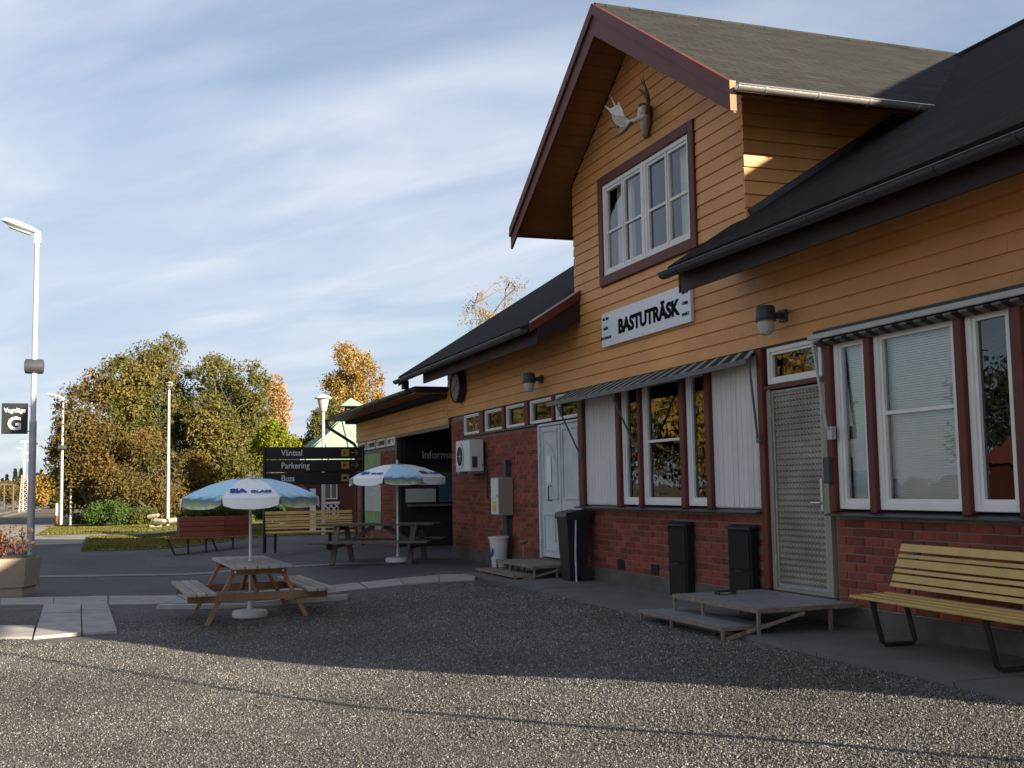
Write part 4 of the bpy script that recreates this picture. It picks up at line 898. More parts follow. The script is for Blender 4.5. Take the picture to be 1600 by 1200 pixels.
landing('rusty timber-brown landing with one lower step at the white double door', 5.62, 6.26, 14.98, 16.62, .28, 5.36, 5.78, 15.06, 16.82, .15, .05)

# ------------------------------------------------------------------ benches
def bench(label, length, loc, rz):
    t = thing('slat_bench', label, 'bench', loc, rz, 'yellow slatted benches')
    # local: sitter faces -y, x along the seat
    h = length/2; e = h+.36
    for k, (y, w) in enumerate(((-.27, .085), (-.165, .085), (-.06, .085), (.04, .07))): part('seat_slat', MB().cbox(-h, e, y-w/2, y+w/2, .425+.004*k, .455+.004*k, .008), 'yellowwood', t, False, True)
    bz = (.525, .60, .665, .73, .80, .875); ww = (.055, .075, .04, .085, .04, .09)
    for z_, w in zip((.535, .60, .665, .735, .80, .875), (.045, .075, .04, .085, .038, .085)):
        y = .075+(z_-.5)*.33
        q = w/2*.80
        part('back_slat', MB().hexa([(-h, y-q*.33-.014, z_-q), (e, y-q*.33-.014, z_-q), (e, y-q*.33+.014, z_-q), (-h, y-q*.33+.014, z_-q), (-h, y+q*.33-.014, z_+q), (e, y+q*.33-.014, z_+q), (e, y+q*.33+.014, z_+q), (-h, y+q*.33+.014, z_+q)]), 'yellowwood', t, False, True)
    for s in (-1, 1):
        x = s*(h-.22)
        part('leg_frame', MB().tube([(x, .215, .90), (x, .10, .55), (x, .055, .40), (x, .125, .05), (x, .10, .02), (x, -.14, .02), (x, -.17, .05), (x, -.245, .41)], .021, 8).tube([(x, -.25, .41), (x, .06, .41)], .018, 8), 'dark', t, True, True)
    return t
bn = bench('yellow slatted bench against the brick wall under the blinds window', 1.76, (5.83, 6.80, .10), R(-90)-R(4))
dup(bn, (at_g(500, 872).x, 25.55, gz(4.3)), R(-3), 'yellow slatted bench behind the direction sign and picnic table').scale = (.92, 1, 1)

bn.scale = (1, 1, .86)
# ------------------------------------------------------------------ picnic tables and parasols
def picnic(label, loc, rz, m_top, m_leg):
    t = thing('picnic_table', label, 'picnic table', loc, rz, 'timber picnic tables')
    hl = 1.1
    for k in range(5): x = -.284+k*.142; part('table_board', MB().cbox(x-.066, x+.066, -hl, hl, .685, .725, .006), m_top, t, False, True)
    for s in (-1, 1):
        for k in range(3): x = s*(.60+k*.115); part('seat_board', MB().cbox(x-.052, x+.052, -hl, hl, .385, .425, .006), m_top, t, False, True)
        y = s*.72
        part('crossbeam', MB().cbox(-.85, .85, y-.022+s*.045, y+.022+s*.045, .285, .385, .006), m_leg, t, False, True)
        part('top_batten', MB().cbox(-.34, .34, y-.02+s*.045, y+.02+s*.045, .60, .685, .006), m_leg, t, False, True)
        for q in (-1, 1): part('leg', MB().beam((q*.27, y, .68), (q*.62, y, .0), .045, .095, (0, 1, 0)), m_leg, t, False, True)
        part('brace', MB().beam((0, y-s*.06, .33), (0, y-s*.62, .675), .045, .09), m_leg, t, False, True)
        bolts = MB()
        for q in (-1, 1): bolts.lathe([(.012, 0), (.012, .006)], (q*.29, y+s*.07, .64), 8, 'y')
        part('bolt', bolts, 'zinc', t, False, True)
    return t
picnic('brown-legged picnic table with greyed top standing on the gravel', (1.70, 15.02, -.22), R(2), 'oldwood', 'wood')
picnic('dark weathered picnic table on the asphalt by the information recess', (4.72, 20.75, gz(4.7)-.01), R(62), 'darkwood', 'darkwood')

def parasol(label, loc, rz, tilt=0):
    t = thing('parasol', label, 'parasol', loc, rz, 'blue and white parasols')
    Rr = .90; seg = 8; rings = [(0., 1.80), (.28, 1.775), (.52, 1.715), (.74, 1.63), (.90, 1.545)]
    part('pole', MB().tube([(0, 0, .12), (0, 0, 1.80)], .019, 10).tube([(0, 0, .70), (0, 0, .74)], .026, 10), 'acwhite', t, True, True)
    part('finial', MB().lathe([(.022, 1.79), (.024, 1.82), (.012, 1.865), (.004, 1.875)], (0, 0, 0), 10), 'acwhite', t, True, True)
    part('knob', MB().tube([(0.018, 0, .66), (.06, 0, .66), (.075, 0, .69)], .008, 6), 'acwhite', t, True, True)
    for k in range(seg):
        a0, a1 = (k-.5)*2*math.pi/seg, (k+.5)*2*math.pi/seg
        blue = k % 2 == 1; sub = 6
        def pt(r, z, f):
            a = a0+(a1-a0)*f; sag = 1-.035*4*f*(1-f)*(r/Rr); return Vector((math.sin(a)*r*sag, -math.cos(a)*r*sag, z-.012*4*f*(1-f)*(r/Rr)))
        mb = MB()
        for (ra, za), (rb, zb_) in zip(rings[:-1], rings[1:]):
            for f in range(sub): mb.quad(pt(ra, za, f/sub), pt(rb, zb_, f/sub), pt(rb, zb_, (f+1)/sub), pt(ra, za, (f+1)/sub))
        bm_ = mb.mesh('canopy_panel', True); bmx = bmesh.new(); bmx.from_mesh(bm_); bmesh.ops.remove_doubles(bmx, verts=bmx.verts, dist=.0005); bmx.to_mesh(bm_); bmx.free()
        cp = link('canopy_panel', bm_, 'valance' if blue else 'umbwhite', t, True)
        vb_ = MB()
        for f in range(sub):
            f0, f1 = f/sub, (f+1)/sub; rl = Rr+.004; d = .13
            lo = lambda f: pt(rl*1.01, 1.545-d+.035*(abs(2*f-1)**4), f*.94+.03)
            vb_.quad(pt(rl, 1.548, f0), lo(f0), lo(f1), pt(rl, 1.548, f1))
        part('valance', vb_, 'valance' if blue else 'umbwhite', cp, True, True)
        rib = MB()
        for (ra, za), (rb, zb_) in zip(rings[:-1], rings[1:]): rib.tube([pt(ra, za-.012, 0), pt(rb, zb_-.012, 0)], .005, 5)
        part('rib', rib, 'acwhite', t, False, True)
        if not blue:
            am = (a0+a1)/2; out = Vector((math.sin(am), -math.cos(am), 0)); right = Vector((math.cos(am), math.sin(am), 0))
            dn = (out*.16+Vector((0, 0, -.080))).normalized(); nn = right.cross(-dn).normalized()
            o_ = out*.752+Vector((0, 0, 1.606))+nn*.006
            text('logo', 'SIA', .125, 'logoblue', o_-right*.25+nn*.002, right, -dn, cp, sx=1.1, bold=.008, local=True)
            text('logo', 'GLASS', .082, 'logoblue', o_-right*.005+dn*.012+nn*.002, right, -dn, cp, sx=1.1, bold=.003, local=True)
    bs = thing('parasol_stand', 'round white plastic stand under the %s' % ('parasol over the brown-legged picnic table' if loc[0] < 3 else 'parasol by the information recess'), 'stand', loc, 0, 'white parasol stands')
    part('foot', MB().lathe([(.20, 0), (.225, .02), (.23, .06), (.21, .095), (.10, .11), (.035, .115)], (0, 0, 0), 24), 'acwhite', bs, True, True)
    part('socket', MB().lathe([(.034, .11), (.03, .24), (.022, .245)], (0, 0, 0), 14), 'acwhite', bs, True, True)
    if tilt: t.rotation_euler = (tilt, 0, rz)
    return t
parasol('blue and white parasol over the brown-legged picnic table on the gravel', (1.70, 14.95, -.22), R(-6), R(0))
parasol('blue and white parasol over the dark picnic table by the recess', (4.95, 20.25, gz(4.95)), R(38))

# ------------------------------------------------------------------ signs, lamps, planters
ds = thing('direction_sign', 'black direction sign reading Väntsal Parkering Buss on dark posts', 'sign', (4.5, 27.2, -.15))
YS = 27.2
A = at_y(413, 699, YS); B = at_y(567, 757, YS)
for i in range(3):
    z1 = A.z-(A.z-B.z)*i/3; z0 = A.z-(A.z-B.z)*(i+1)/3+.018
    bp_ = part('sign_board', MB().cbox(A.x+.03, B.x-.03, YS-.03, YS+.03, z0, z1, .006), 'signblack', ds)
    hh = z1-z0
    text('lettering', ('Väntsal', 'Parkering', 'Buss')[i], .205, 'textwhite', (at_y(439, 720, YS).x, YS-.032, z0+hh*.30), (1, 0, 0), FZ, bp_, sx=.86, bold=.002)
    q = at_y(533, 708+i*19, YS); q2 = at_y(545, 708+i*19, YS)
    part('pictogram', MB().cbox(q.x, q2.x, YS-.036, YS-.03, z0+hh*.22, z0+hh*.82, .002), 'textyellow', bp_)
    if i == 1: text('pictogram_mark', 'P', .13, 'textblack', (q.x+.045, YS-.038, z0+hh*.33), (1, 0, 0), FZ, bp_, bold=.003)
    else:
        cx = (q.x+q2.x)/2; zc = z0+hh*.52
        mk = MB().box(cx-.045, cx+.045, YS-.039, YS-.036, zc-.03, zc+.03) if i == 2 else MB().box(cx-.04, cx-.015, YS-.039, YS-.036, zc-.04, zc+.03).box(cx-.015, cx+.04, YS-.039, YS-.036, zc-.02, zc+.0)
        part('pictogram_mark', mk, 'textblack', bp_)
    a_ = at_y(548, 708+i*19, YS).x; b_ = at_y(559, 708+i*19, YS).x; zc = z0+hh*.52
    part('arrow', MB().beam((a_, YS-.034, zc), (b_, YS-.034, zc), .008, .014).beam((b_-.065, YS-.034, zc+.065), (b_+.006, YS-.034, zc-.002), .008, .014).beam((b_-.065, YS-.034, zc-.065), (b_+.006, YS-.034, zc+.002), .008, .014), 'textyellow', bp_)
for x in (A.x+.01, B.x-.0): part('post', MB().tube([(x, YS, -.3), (x, YS, A.z+.01)], .045, 12), 'signblack', ds, True)
part('foot_plate', MB().box(A.x-.12, A.x+.14, YS-.13, YS+.13, -.2, -.14), 'plinth', ds)

def lamp_post(label, loc, rz, h=6.65, spk=4.05, sign=False):
    t = thing('lamp_post', label, 'lamp post', loc, rz, 'platform lamp posts')
    part('lower_pole', MB().tube([(0, 0, -.1), (0, 0, 3.0)], [.072, .066], 14), 'polegrey', t, True, True)
    part('upper_pole', MB().tube([(0, 0, 3.0), (0, 0, 3.05), (0, 0, h-.1)], [.066, .052, .042], 14), 'pole', t, True, True)
    part('base_plate', MB().lathe([(.16, -.1), (.16, .03), (.08, .05)], (0, 0, 0), 14), 'plinth', t, True, True)
    part('lamp_arm', MB().box(-.05, .07, -.03, .03, h-.22, h-.04), 'acwhite', t, False, True)
    # cobra-head luminaire pointing to -x
    prof = [(0.06, .045, .05), (-.05, .07, .075), (-.22, .105, .10), (-.42, .13, .115), (-.56, .10, .08), (-.63, .03, .02)]
    hd = MB(); nn = 12; i0 = 0
    for (x, w, hh) in prof:
        for j in range(nn):
            a = 2*math.pi*j/nn; zz_ = math.sin(a)*hh*(1 if math.sin(a) > 0 else .35); hd.v.append((x, math.cos(a)*w, h-.02+zz_-x*.32))
    for k in range(len(prof)-1):
        for j in range(nn): hd.f.append((k*nn+j, k*nn+(j+1) % nn, (k+1)*nn+(j+1) % nn, (k+1)*nn+j))
    hd.f += [tuple(range(nn)), tuple((len(prof)-1)*nn+j for j in range(nn))]
    part('lamp_head', hd, 'acwhite', t, True, True)
    part('lamp_lens', MB().hexa([(-.12, -.07, h-.03), (-.52, -.09, h+.09), (-.52, .09, h+.09), (-.12, .07, h-.03), (-.12, -.05, h-.075), (-.5, -.06, h+.055), (-.5, .06, h+.055), (-.12, .05, h-.075)]), 'lampglass', t, False, True)
    if spk:
        part('loudspeaker', MB().lathe([(.10, -.17), (.135, -.155), (.14, -.1), (.14, .1), (.135, .155), (.10, .17)], (0, 0, spk), 18, 'x'), 'greyplastic', t, True, True)
    return t
g = Vector((at_y(47, 880, 23.0).x, 23.0, -.22))
lpG = lamp_post('tall lamp post with loudspeaker and car position sign behind the planter', g, 0)
pg_ = thing('position_sign', 'square dark sign reading Vagnläge G on a lamp post', 'sign', (g.x-.35, 23.0, 2.6))
SA = at_y(3, 630, 23.0); SB = at_y(43, 678, 23.0)
part('sign_panel', MB().cbox(SA.x, SB.x, 22.985, 23.015, SB.z, SA.z, .004), 'signblack', pg_)
text('lettering', 'Vagnläge', .115, 'textwhite', ((SA.x+SB.x)/2, 22.983, SA.z-.17), (1, 0, 0), FZ, pg_, align='CENTER', bold=.003, sx=.92)
text('lettering', 'G', .34, 'textwhite', ((SA.x+SB.x)/2, 22.983, SB.z+.08), (1, 0, 0), FZ, pg_, align='CENTER', bold=.010)
part('clamp', MB().box(SB.x-.02, g.x, 22.99, 23.01, SA.z-.06, SA.z-.04).box(SB.x-.02, g.x, 22.99, 23.01, SB.z+.04, SB.z+.06), 'polegrey', pg_)
p2_ = at_g(95, 822); p3_ = at_g(262, 823)
dup(lpG, (p2_.x, p2_.y, -.22), 0, 'white lamp post with loudspeaker at the edge of the far lawn beside the marker post').scale = (1.3, 1.3, 1)
lp3 = lamp_post('slim white lamp post without loudspeaker on the lawn before the big bushy trees', (p3_.x, p3_.y, -.22), R(90), 6.45, None)
lp3.scale = (1.25, 1.25, 1)
sp = thing('slim_pole', 'slim steel pole off the near end of the station, its shadow crossing the gravel', 'pole', (5.0, 3.2, .05))
part('shaft', MB().tube([(5.0, 3.2, -.1), (5.0, 3.2, 3.6)], [.028, .022], 10), 'steel', sp, True)
part('collar', MB().tube([(5.0, 3.2, .03), (5.0, 3.2, .28)], .045, 10), 'steel', sp, True)
d4 = at_y(38, 690, 130); dup(lp3, (d4.x, 130, -.22), 0, 'tiny distant lamp post beside the lattice mast along the track')
single('grey_post', MB().tube([(p2_.x+.42, p2_.y+1, -.3), (p2_.x+.42, p2_.y+1, 3.1)], .06, 10), 'polegrey', 'plain grey post standing right behind the lawn lamp post', 'post', None, True)
mk = thing('marker_post', 'short white marker post with red lower half on the lawn edge', 'post', (at_g(88, 821).x, p2_.y-.4, -.2))
xm = at_y(88, 815, p2_.y-.4).x
part('upper', MB().tube([(xm, p2_.y-.4, .35), (xm, p2_.y-.4, .95)], .07, 8), 'acwhite', mk); part('lower', MB().tube([(xm, p2_.y-.4, -.3), (xm, p2_.y-.4, .35)], .072, 8), 'tile', mk)

# park lamp with flat hat
pl_ = at_y(505, 640, 34.2)
pk = thing('park_lamp', 'white park lamp with wide flat hat in front of the green-roofed kiosk', 'lamp', (pl_.x, 34.2, -.2))
hz = lambda py: at_y(505, py, 34.2).z
part('pole', MB().tube([(pl_.x, 34.2, -.3), (pl_.x, 34.2, hz(643))], [.06, .045], 10), 'pole', pk, True)
part('lamp_shade', MB().lathe([(.08, hz(643)), (.11, hz(641)), (.18, hz(624)), (.17, hz(623))], (pl_.x, 34.2, 0), 16), 'lampglass', pk, True)
part('hat', MB().lathe([(.27, hz(623)), (.27, hz(622)), (.20, hz(619)), (.10, hz(617)), (.05, hz(616))], (pl_.x, 34.2, 0), 20), 'acwhite', pk, True)

# concrete planter with flowers
pn_ = at_g(10, 930)
pt_ = thing('concrete_planter', 'hexagonal beige concrete planter by the lamp post', 'planter', (-1.72, 20.4, -.22))
cx, cy = -1.72, 20.35
hexo = lambda r, z, rot=R(12): [(cx+r*math.cos(rot+k*math.pi/3), cy+r*math.sin(rot+k*math.pi/3), z) for k in range(6)]
def hexring(mb, r0, r1, z0, z1):
    i = len(mb.v); mb.v += hexo(r0, z0)+hexo(r1, z1); mb.f += [(i+k, i+(k+1) % 6, i+6+(k+1) % 6, i+6+k) for k in range(6)]; mb.f += [tuple(i+k for k in range(6))[::-1], tuple(i+6+k for k in range(6))]; return mb
part('foot', hexring(MB(), .56, .56, -.24, -.08), 'planter', pt_); part('bowl', hexring(MB(), .60, .65, -.075, .385), 'planter', pt_)
part('soil', hexring(MB(), .58, .58, .385, .395), 'soil', pt_)

# planter bench in red boards
rb = thing('planter_bench', 'red boarded planter box with wooden seat on dark metal legs', 'planter bench', (2.6, 31.0, -.22))
yA = 31.0
xl, xc, xr = at_y(279, 830, yA).x, at_y(351, 830, yA-.25).x, at_y(393, 830, yA).x
zt_, zb_ = at_y(330, 806, yA).z, at_y(330, 837, yA).z
hB = (zt_-zb_)/4
for k in range(4):
    z0 = zb_+k*hB; part('board', MB().cbox(xl, xc, yA-.30, yA-.27, z0+.006, z0+hB-.006, .006), 'redwood', rb)
    part('board', MB().hexa([(xc+.01, yA-.30, z0+.006), (xr, yA+.02, z0+.006), (xr, yA+.05, z0+.006), (xc+.01, yA-.27, z0+.006), (xc+.01, yA-.30, z0+hB-.006), (xr, yA+.02, z0+hB-.006), (xr, yA+.05, z0+hB-.006), (xc+.01, yA-.27, z0+hB-.006)]), 'redwood', rb)
part('box_core', MB().hexa([(xl, yA-.268, zb_), (xc, yA-.268, zb_), (xr, yA+.06, zb_), (xl, yA+.8, zb_), (xl, yA-.268, zt_-.03), (xc, yA-.268, zt_-.03), (xr, yA+.06, zt_-.03), (xl, yA+.8, zt_-.03)]), 'soil', rb)
for q in (0, .16): part('seat_board', MB().cbox(at_y(258, 838, yA-.6).x, xr+.1, yA-.62+q, yA-.48+q, zb_-.05, zb_-.015, .006), 'redwood', rb)
for pa, pb in ((262, 274), (294, 294), (322, 322), (331, 341), (364, 364)):
    a = at_y(pa, 839, yA-.45); b = at_y(pb, 866, yA-.45); part('leg', MB().beam((a.x, yA-.45, zb_-.05), (b.x, yA-.45, -.22), .05, .05, (0, 1, 0)), 'dark', rb)
part('runner', MB().box(at_y(272, 864, yA-.45).x, at_y(325, 864, yA-.45).x, yA-.47, yA-.43, -.215, -.18).box(at_y(340, 864, yA-.45).x, at_y(392, 864, yA-.45).x, yA-.47, yA-.43, -.215, -.18), 'dark', rb)

# kiosk with green tin roof
YK = 35.5
ka = thing('kiosk', 'small dark red kiosk with pale green pyramid roof and white lattice', 'kiosk', (at_y(530, 800, YK+1.5).x, YK+1.5, -.2))
ov = .38; half = 2.0; Lc = at_y(458, 733, YK-ov)
for it in range(30): half = at_y(548, 640, YK-ov+half).x-Lc.x
xk0, xk1 = Lc.x+ov, Lc.x+2*half-ov; ym = YK-ov+half; xm = Lc.x+half
ze = Lc.z; zap = at_y(548, 641, ym).z
part('wall', MB().box(xk0, xk1, YK, YK+(xk1-xk0), -.3, ze+.05), 'kioskred', ka)
c4 = [(xk0-ov, YK-ov, ze), (xk1+ov, YK-ov, ze), (xk1+ov, YK+(xk1-xk0)+ov, ze), (xk0-ov, YK+(xk1-xk0)+ov, ze)]
ap = (xm, ym, zap)
rk = MB(); i = len(rk.v); rk.v += c4+[ap]; rk.f += [(0, 1, 4), (1, 2, 4), (2, 3, 4), (3, 0, 4), (3, 2, 1, 0)]
rko = part('roof', rk, 'greenroof', ka)
for fq in (-.8, -.48, -.16, .16, .48, .8):
    xb_ = xm+fq*(xk1-xk0+2*ov)/2; top = Vector((xm, ym, zap)).lerp(Vector((xm+(1 if fq > 0 else -1)*(xk1-xk0+2*ov)/2, YK-ov, ze)), abs(fq))
    part('seam', MB().beam((xb_, YK-ov, ze+.02), (top.x, top.y-.01, top.z+.02), .03, .05), 'greenroof', rko)
    s_ = -1
    yb_ = ym+fq*(xk1-xk0+2*ov)/2; tp = Vector((xm, ym, zap)).lerp(Vector((xk0-ov, ym+(1 if fq > 0 else -1)*(xk1-xk0+2*ov)/2, ze)), abs(fq))
    part('seam', MB().beam((xk0-ov, yb_, ze+.02), (tp.x, tp.y, tp.z+.02), .03, .05), 'greenroof', rko)
part('vent_cap', MB().box(xm-.17, xm+.17, ym-.17, ym+.17, zap-.35, zap+.12), 'dark', rko)
cap_ = MB(); cap_.v += [(xm-.42, ym-.42, zap+.12), (xm+.42, ym-.42, zap+.12), (xm+.42, ym+.42, zap+.12), (xm-.42, ym+.42, zap+.12), (xm, ym, zap+.42)]; cap_.f += [(0, 1, 4), (1, 2, 4), (2, 3, 4), (3, 0, 4), (3, 2, 1, 0)]
part('vent_roof', cap_, 'greenroof', rko)
yw_ = YK-.03
def kx(px): return at_y(px, 780, yw_).x
def kz(py): return at_y(515, py, yw_).z
lt = MB(); lx0, lx1, lz0, lz1 = kx(505), kx(529), kz(812), kz(787); lw, lh = lx1-lx0, lz1-lz0
for k in range(-3, 4):
    o_ = k*lw*.36; t0, t1 = max(0, -o_/lw), min(1, (lw-o_)/lw)
    if t1 > t0+.05:
        lt.beam((lx0+o_+lw*t0, yw_, lz0+lh*t0), (lx0+o_+lw*t1, yw_, lz0+lh*t1), .02, .035); lt.beam((lx1-o_-lw*t0, yw_-.02, lz0+lh*t0), (lx1-o_-lw*t1, yw_-.02, lz0+lh*t1), .02, .035)
lt.box(lx0-.03, lx1+.03, yw_-.05, yw_, lz1, lz1+.06)
part('lattice', lt, 'white', ka)
part('window', MB().box(kx(505), kx(527), yw_-.02, yw_, kz(780), kz(755)), 'white', ka)
part('window_pane', MB().box(kx(508), kx(516), yw_-.03, yw_-.02, kz(778), kz(756)).box(kx(518), kx(525), yw_-.03, yw_-.02, kz(778), kz(756)), 'interior', ka)
part('white_post', MB().box(kx(484), kx(493), yw_-.05, yw_, -.3, kz(763)), 'white', ka)
dp = at_y(565, 790, 31.6); single('drain_pipe', MB().tube([(dp.x, 31.6, -.25), (dp.x, 31.6, at_y(565, 752, 31.6).z)], .055, 10), 'pole', 'slim white pipe standing beside the low wing corner', 'pipe', None, True)

# stones and logs
for i, (px, py, n) in enumerate(((265, 818, 9), (345, 818, 4), (425, 814, 6))):
    c_ = at_g(px, py+6)
    for k in range(n):
        w_ = random.uniform(.3, .7); h_ = random.uniform(.16, .3)
        bm_ = MB().cbox(-w_/2, w_/2, -.2, .2, -h_/2, h_/2, .07)
        o = single('stone_block', bm_, 'stonepale', ('pale rough stone block piled beside the slim lawn lamp post', 'pale stone block lying behind the red planter bench', 'pale stone block lying behind the yellow bench by the shrubs')[i], 'stone', ('stones by the lamp', 'stones behind the planter', 'stones by the shrubs')[i])
        o.location = (c_.x+random.uniform(-1.0, 1.0)+(.3 if i == 0 else 0), c_.y+random.uniform(-.3, .3)+1, -.2+h_/2+(k % 3)*.24); o.rotation_euler = (random.uniform(-.1, .1), random.uniform(-.15, .15), random.uniform(-.6, .6))

# ------------------------------------------------------------------ vegetation
def quads_mesh(name, c, u, v, m, parent=None):
    n = len(c); vt = np.empty((n, 4, 3), np.float32)
    vt[:, 0] = c-u; vt[:, 1] = c-v*.8+u*.15; vt[:, 2] = c+u; vt[:, 3] = c+v*.8+u*.15
    me = bpy.data.meshes.new(name); me.vertices.add(4*n); me.vertices.foreach_set('co', vt.ravel())
    me.loops.add(4*n); me.loops.foreach_set('vertex_index', np.arange(4*n, dtype=np.int32))
    me.polygons.add(n); me.polygons.foreach_set('loop_start', np.arange(0, 4*n, 4, dtype=np.int32)); me.polygons.foreach_set('loop_total', np.full(n, 4, np.int32))
    me.update(); me.validate(); return me
def rdir(n):
    a = rng.normal(size=(n, 3)); return a/np.linalg.norm(a, axis=1, keepdims=True)
def leaf_cloud(centers, size, droop=0.):
    n = len(centers); d = rdir(n); d[:, 2] -= droop; d /= np.linalg.norm(d, axis=1, keepdims=True)
    e = np.cross(d, rdir(n)); e /= np.linalg.norm(e, axis=1, keepdims=True)
    s = size*rng.uniform(.6, 1.3, (n, 1)); return d*s, e*s*.62
def tree(name, label, Y, base_px, blobs, leaf, n, size, clump=.34, bark='bark', cat='tree', group=None, trunkr=.16, stems=1, droop=0., nclump=None, limb=True, zbase=-.25):
    """blobs: (px, py, half width px, half height px) of crown masses seen at distance Y"""
    sc = (Y*1.02)/FPX
    B = []
    for i, (px, py, rx, ry) in enumerate(blobs):
        c = at_y(px, py, Y + ((i*37) % 5-2)*.28*rx*sc); B.append((np.array(c), np.array([rx*sc, rx*sc*.85, ry*sc])))
    bp_ = at_y(base_px, 800, Y)
    t = thing(name, label, cat, (bp_.x, Y, zbase), 0, group)
    vol = np.array([b[1].prod()**.67 for b in B]); n = int(n*(2.4 if not droop else 1.5)); size = size*.80; nc = nclump or max(24, int(n/75)); ids = rng.choice(len(B), nc, p=vol/vol.sum())
    nl = max(14, int(nc/2.3)); lid = rng.choice(len(B), nl, p=vol/vol.sum())
    ld = rdir(nl); lr = rng.uniform(.15, .95, (nl, 1))**.6
    lc = np.array([B[i][0] for i in lid]) + ld*lr*np.array([B[i][1] for i in lid])*.93
    lrad = np.array([B[i][1].mean() for i in lid])[:, None]*rng.uniform(.15, .36, (nl, 1)); lrad = np.clip(lrad, clump*.55, clump*2.2)
    w = (lrad[:, 0]**2)*rng.uniform(.6, 1.4, nl); pick = rng.choice(nl, n, p=w/w.sum())
    dd_ = rdir(n); rad = np.clip(np.abs(rng.normal(size=(n, 1)))*.62+.12, 0, 1.55)*lrad[pick]
    spread = dd_*rad; spread[:, 2] *= .8
    if droop: spread[:, 2] = spread[:, 2]*1.2-np.abs(rng.normal(size=n))*clump*droop*.9
    cc = lc; nc = nl
    dif = rng.random(n) < (.22 if not droop else .18)      # loose leaves filling the crown between the clumps
    bi = rng.choice(len(B), n, p=vol/vol.sum()); bd = rdir(n)*rng.uniform(.3, 1.0, (n, 1))**.45
    volp = np.array([b[0] for b in B])[bi]+bd*np.array([b[1] for b in B])[bi]
    P_ = np.where(dif[:, None], volp, lc[pick]+spread)+rng.normal(size=(n, 3))*.03; P_[:, 2] = np.maximum(P_[:, 2], zbase+.1)
    u, v = leaf_cloud(P_, size, droop*.6)
    me = quads_mesh('crown', P_.astype(np.float32), u, v, leaf)
    link('crown', me, leaf, t)
    # trunk and limbs
    tb = MB(); top = max(b[0][2]+b[1][2]*.3 for b in B)
    roots = []
    for s in range(stems):
        x0 = bp_.x+random.uniform(-.25, .25)*stems*.6; y0 = Y+random.uniform(-.4, .4)*(stems > 1)
        tgt = B[int(s*len(B)/stems)][0] if stems > 1 else np.array([np.mean([b[0][0] for b in B]), Y, top])
        pts = []; K = 6
        for k in range(K+1):
            f = k/K; pts.append((x0+(tgt[0]-x0)*f**1.4+random.uniform(-.08, .08), y0+(tgt[1]-y0)*f**1.4+random.uniform(-.08, .08), zbase-.1+(tgt[2]-zbase)*f))
        tb.tube(pts, [trunkr*(1-.8*k/K) for k in range(K+1)], 8); roots.append(pts)
    link('trunk', tb.mesh('trunk', True), bark, t); bark = 'twig' if bark == 'birchbark' else bark
    if limb:
        lb = MB()
        for i in rng.choice(nc, min(nc, 70 if droop else 60), replace=False):
            e = cc[i]; pts = roots[int(rng.integers(len(roots)))]
            k = min(range(len(pts)), key=lambda q: abs(pts[q][2]-(e[2]-.35*abs(e[0]-pts[q][0])-.6)))
            a = Vector(pts[max(k, 1)]); b = Vector(e.tolist()); mid = a.lerp(b, .5)+Vector((0, 0, .25))
            lb.tube([a, mid, b], [trunkr*.34, trunkr*.2, trunkr*.07], 5, False)
        link('limbs', lb.mesh('limbs', True), bark, t)
    return t
tree('rowan_tree', 'rust-tinged bushy tree at the outer edge of the thicket beside the lawn lamp post', 64, 150, [(112, 650, 28, 50), (125, 700, 45, 60), (105, 735, 35, 50), (160, 720, 45, 60), (150, 610, 30, 35), (185, 760, 35, 40)], 'leaf_rust', 15000, .11, .40, stems=3, group='thicket trees beyond the lawn')
tree('willow_tree', 'tall olive-brown bushy tree with the highest top in the thicket', 66, 225, [(185, 600, 40, 45), (235, 575, 45, 42), (268, 545, 24, 24), (215, 640, 60, 55), (255, 640, 45, 60), (205, 710, 50, 50), (245, 730, 45, 60)], 'leaf_olive', 24000, .11, .42, stems=4, group='thicket trees beyond the lawn')
tree('maple_tree', 'broad olive-green tree at the middle of the thicket behind the slim lamp post', 67, 300, [(280, 600, 32, 40), (340, 590, 38, 38), (360, 640, 50, 55), (300, 680, 50, 60), (290, 750, 40, 50), (345, 740, 50, 55)], 'leaf_green', 12000, .11, .42, stems=3, group='thicket trees beyond the lawn')
tree('alder_tree', 'yellowing brown tree on the thicket side towards the direction sign', 65, 370, [(335, 580, 28, 26), (390, 600, 32, 40), (380, 660, 50, 50), (350, 720, 50, 50), (400, 720, 45, 50), (330, 660, 40, 50)], 'leaf_olive', 19000, .11, .42, stems=3, group='thicket trees beyond the lawn')
tree('rust_undergrowth', 'rust coloured undergrowth between the thicket trunks', 62.5, 250, [(190, 760, 40, 30), (260, 770, 35, 40), (300, 730, 30, 30), (230, 700, 35, 35)], 'leaf_rust', 6500, .10, .35, cat='shrub', stems=4, trunkr=.06)
tree('dark_undergrowth', 'dark green undergrowth filling the foot of the thicket', 67.5, 270, [(150, 790, 50, 30), (230, 790, 50, 35), (310, 780, 50, 40), (380, 780, 55, 40), (440, 770, 40, 45)], 'leaf_green', 12000, .13, .5, cat='shrub', stems=2, trunkr=.06)
tree('birch_tree', 'pinkish-gold birch rising behind the thicket', 71, 432, [(430, 605, 16, 22), (438, 640, 20, 30), (425, 665, 22, 30)], 'leaf_pink', 7000, .12, .38, 'birchbark', trunkr=.14, droop=.6, group='birches in autumn colour')
tree('lime_shrub', 'bright yellow-green shrub next to the direction sign', 58, 430, [(425, 680, 22, 24), (445, 700, 26, 26), (412, 705, 20, 28)], 'leaf_lime', 6500, .10, .32, cat='shrub', stems=3, trunkr=.07)
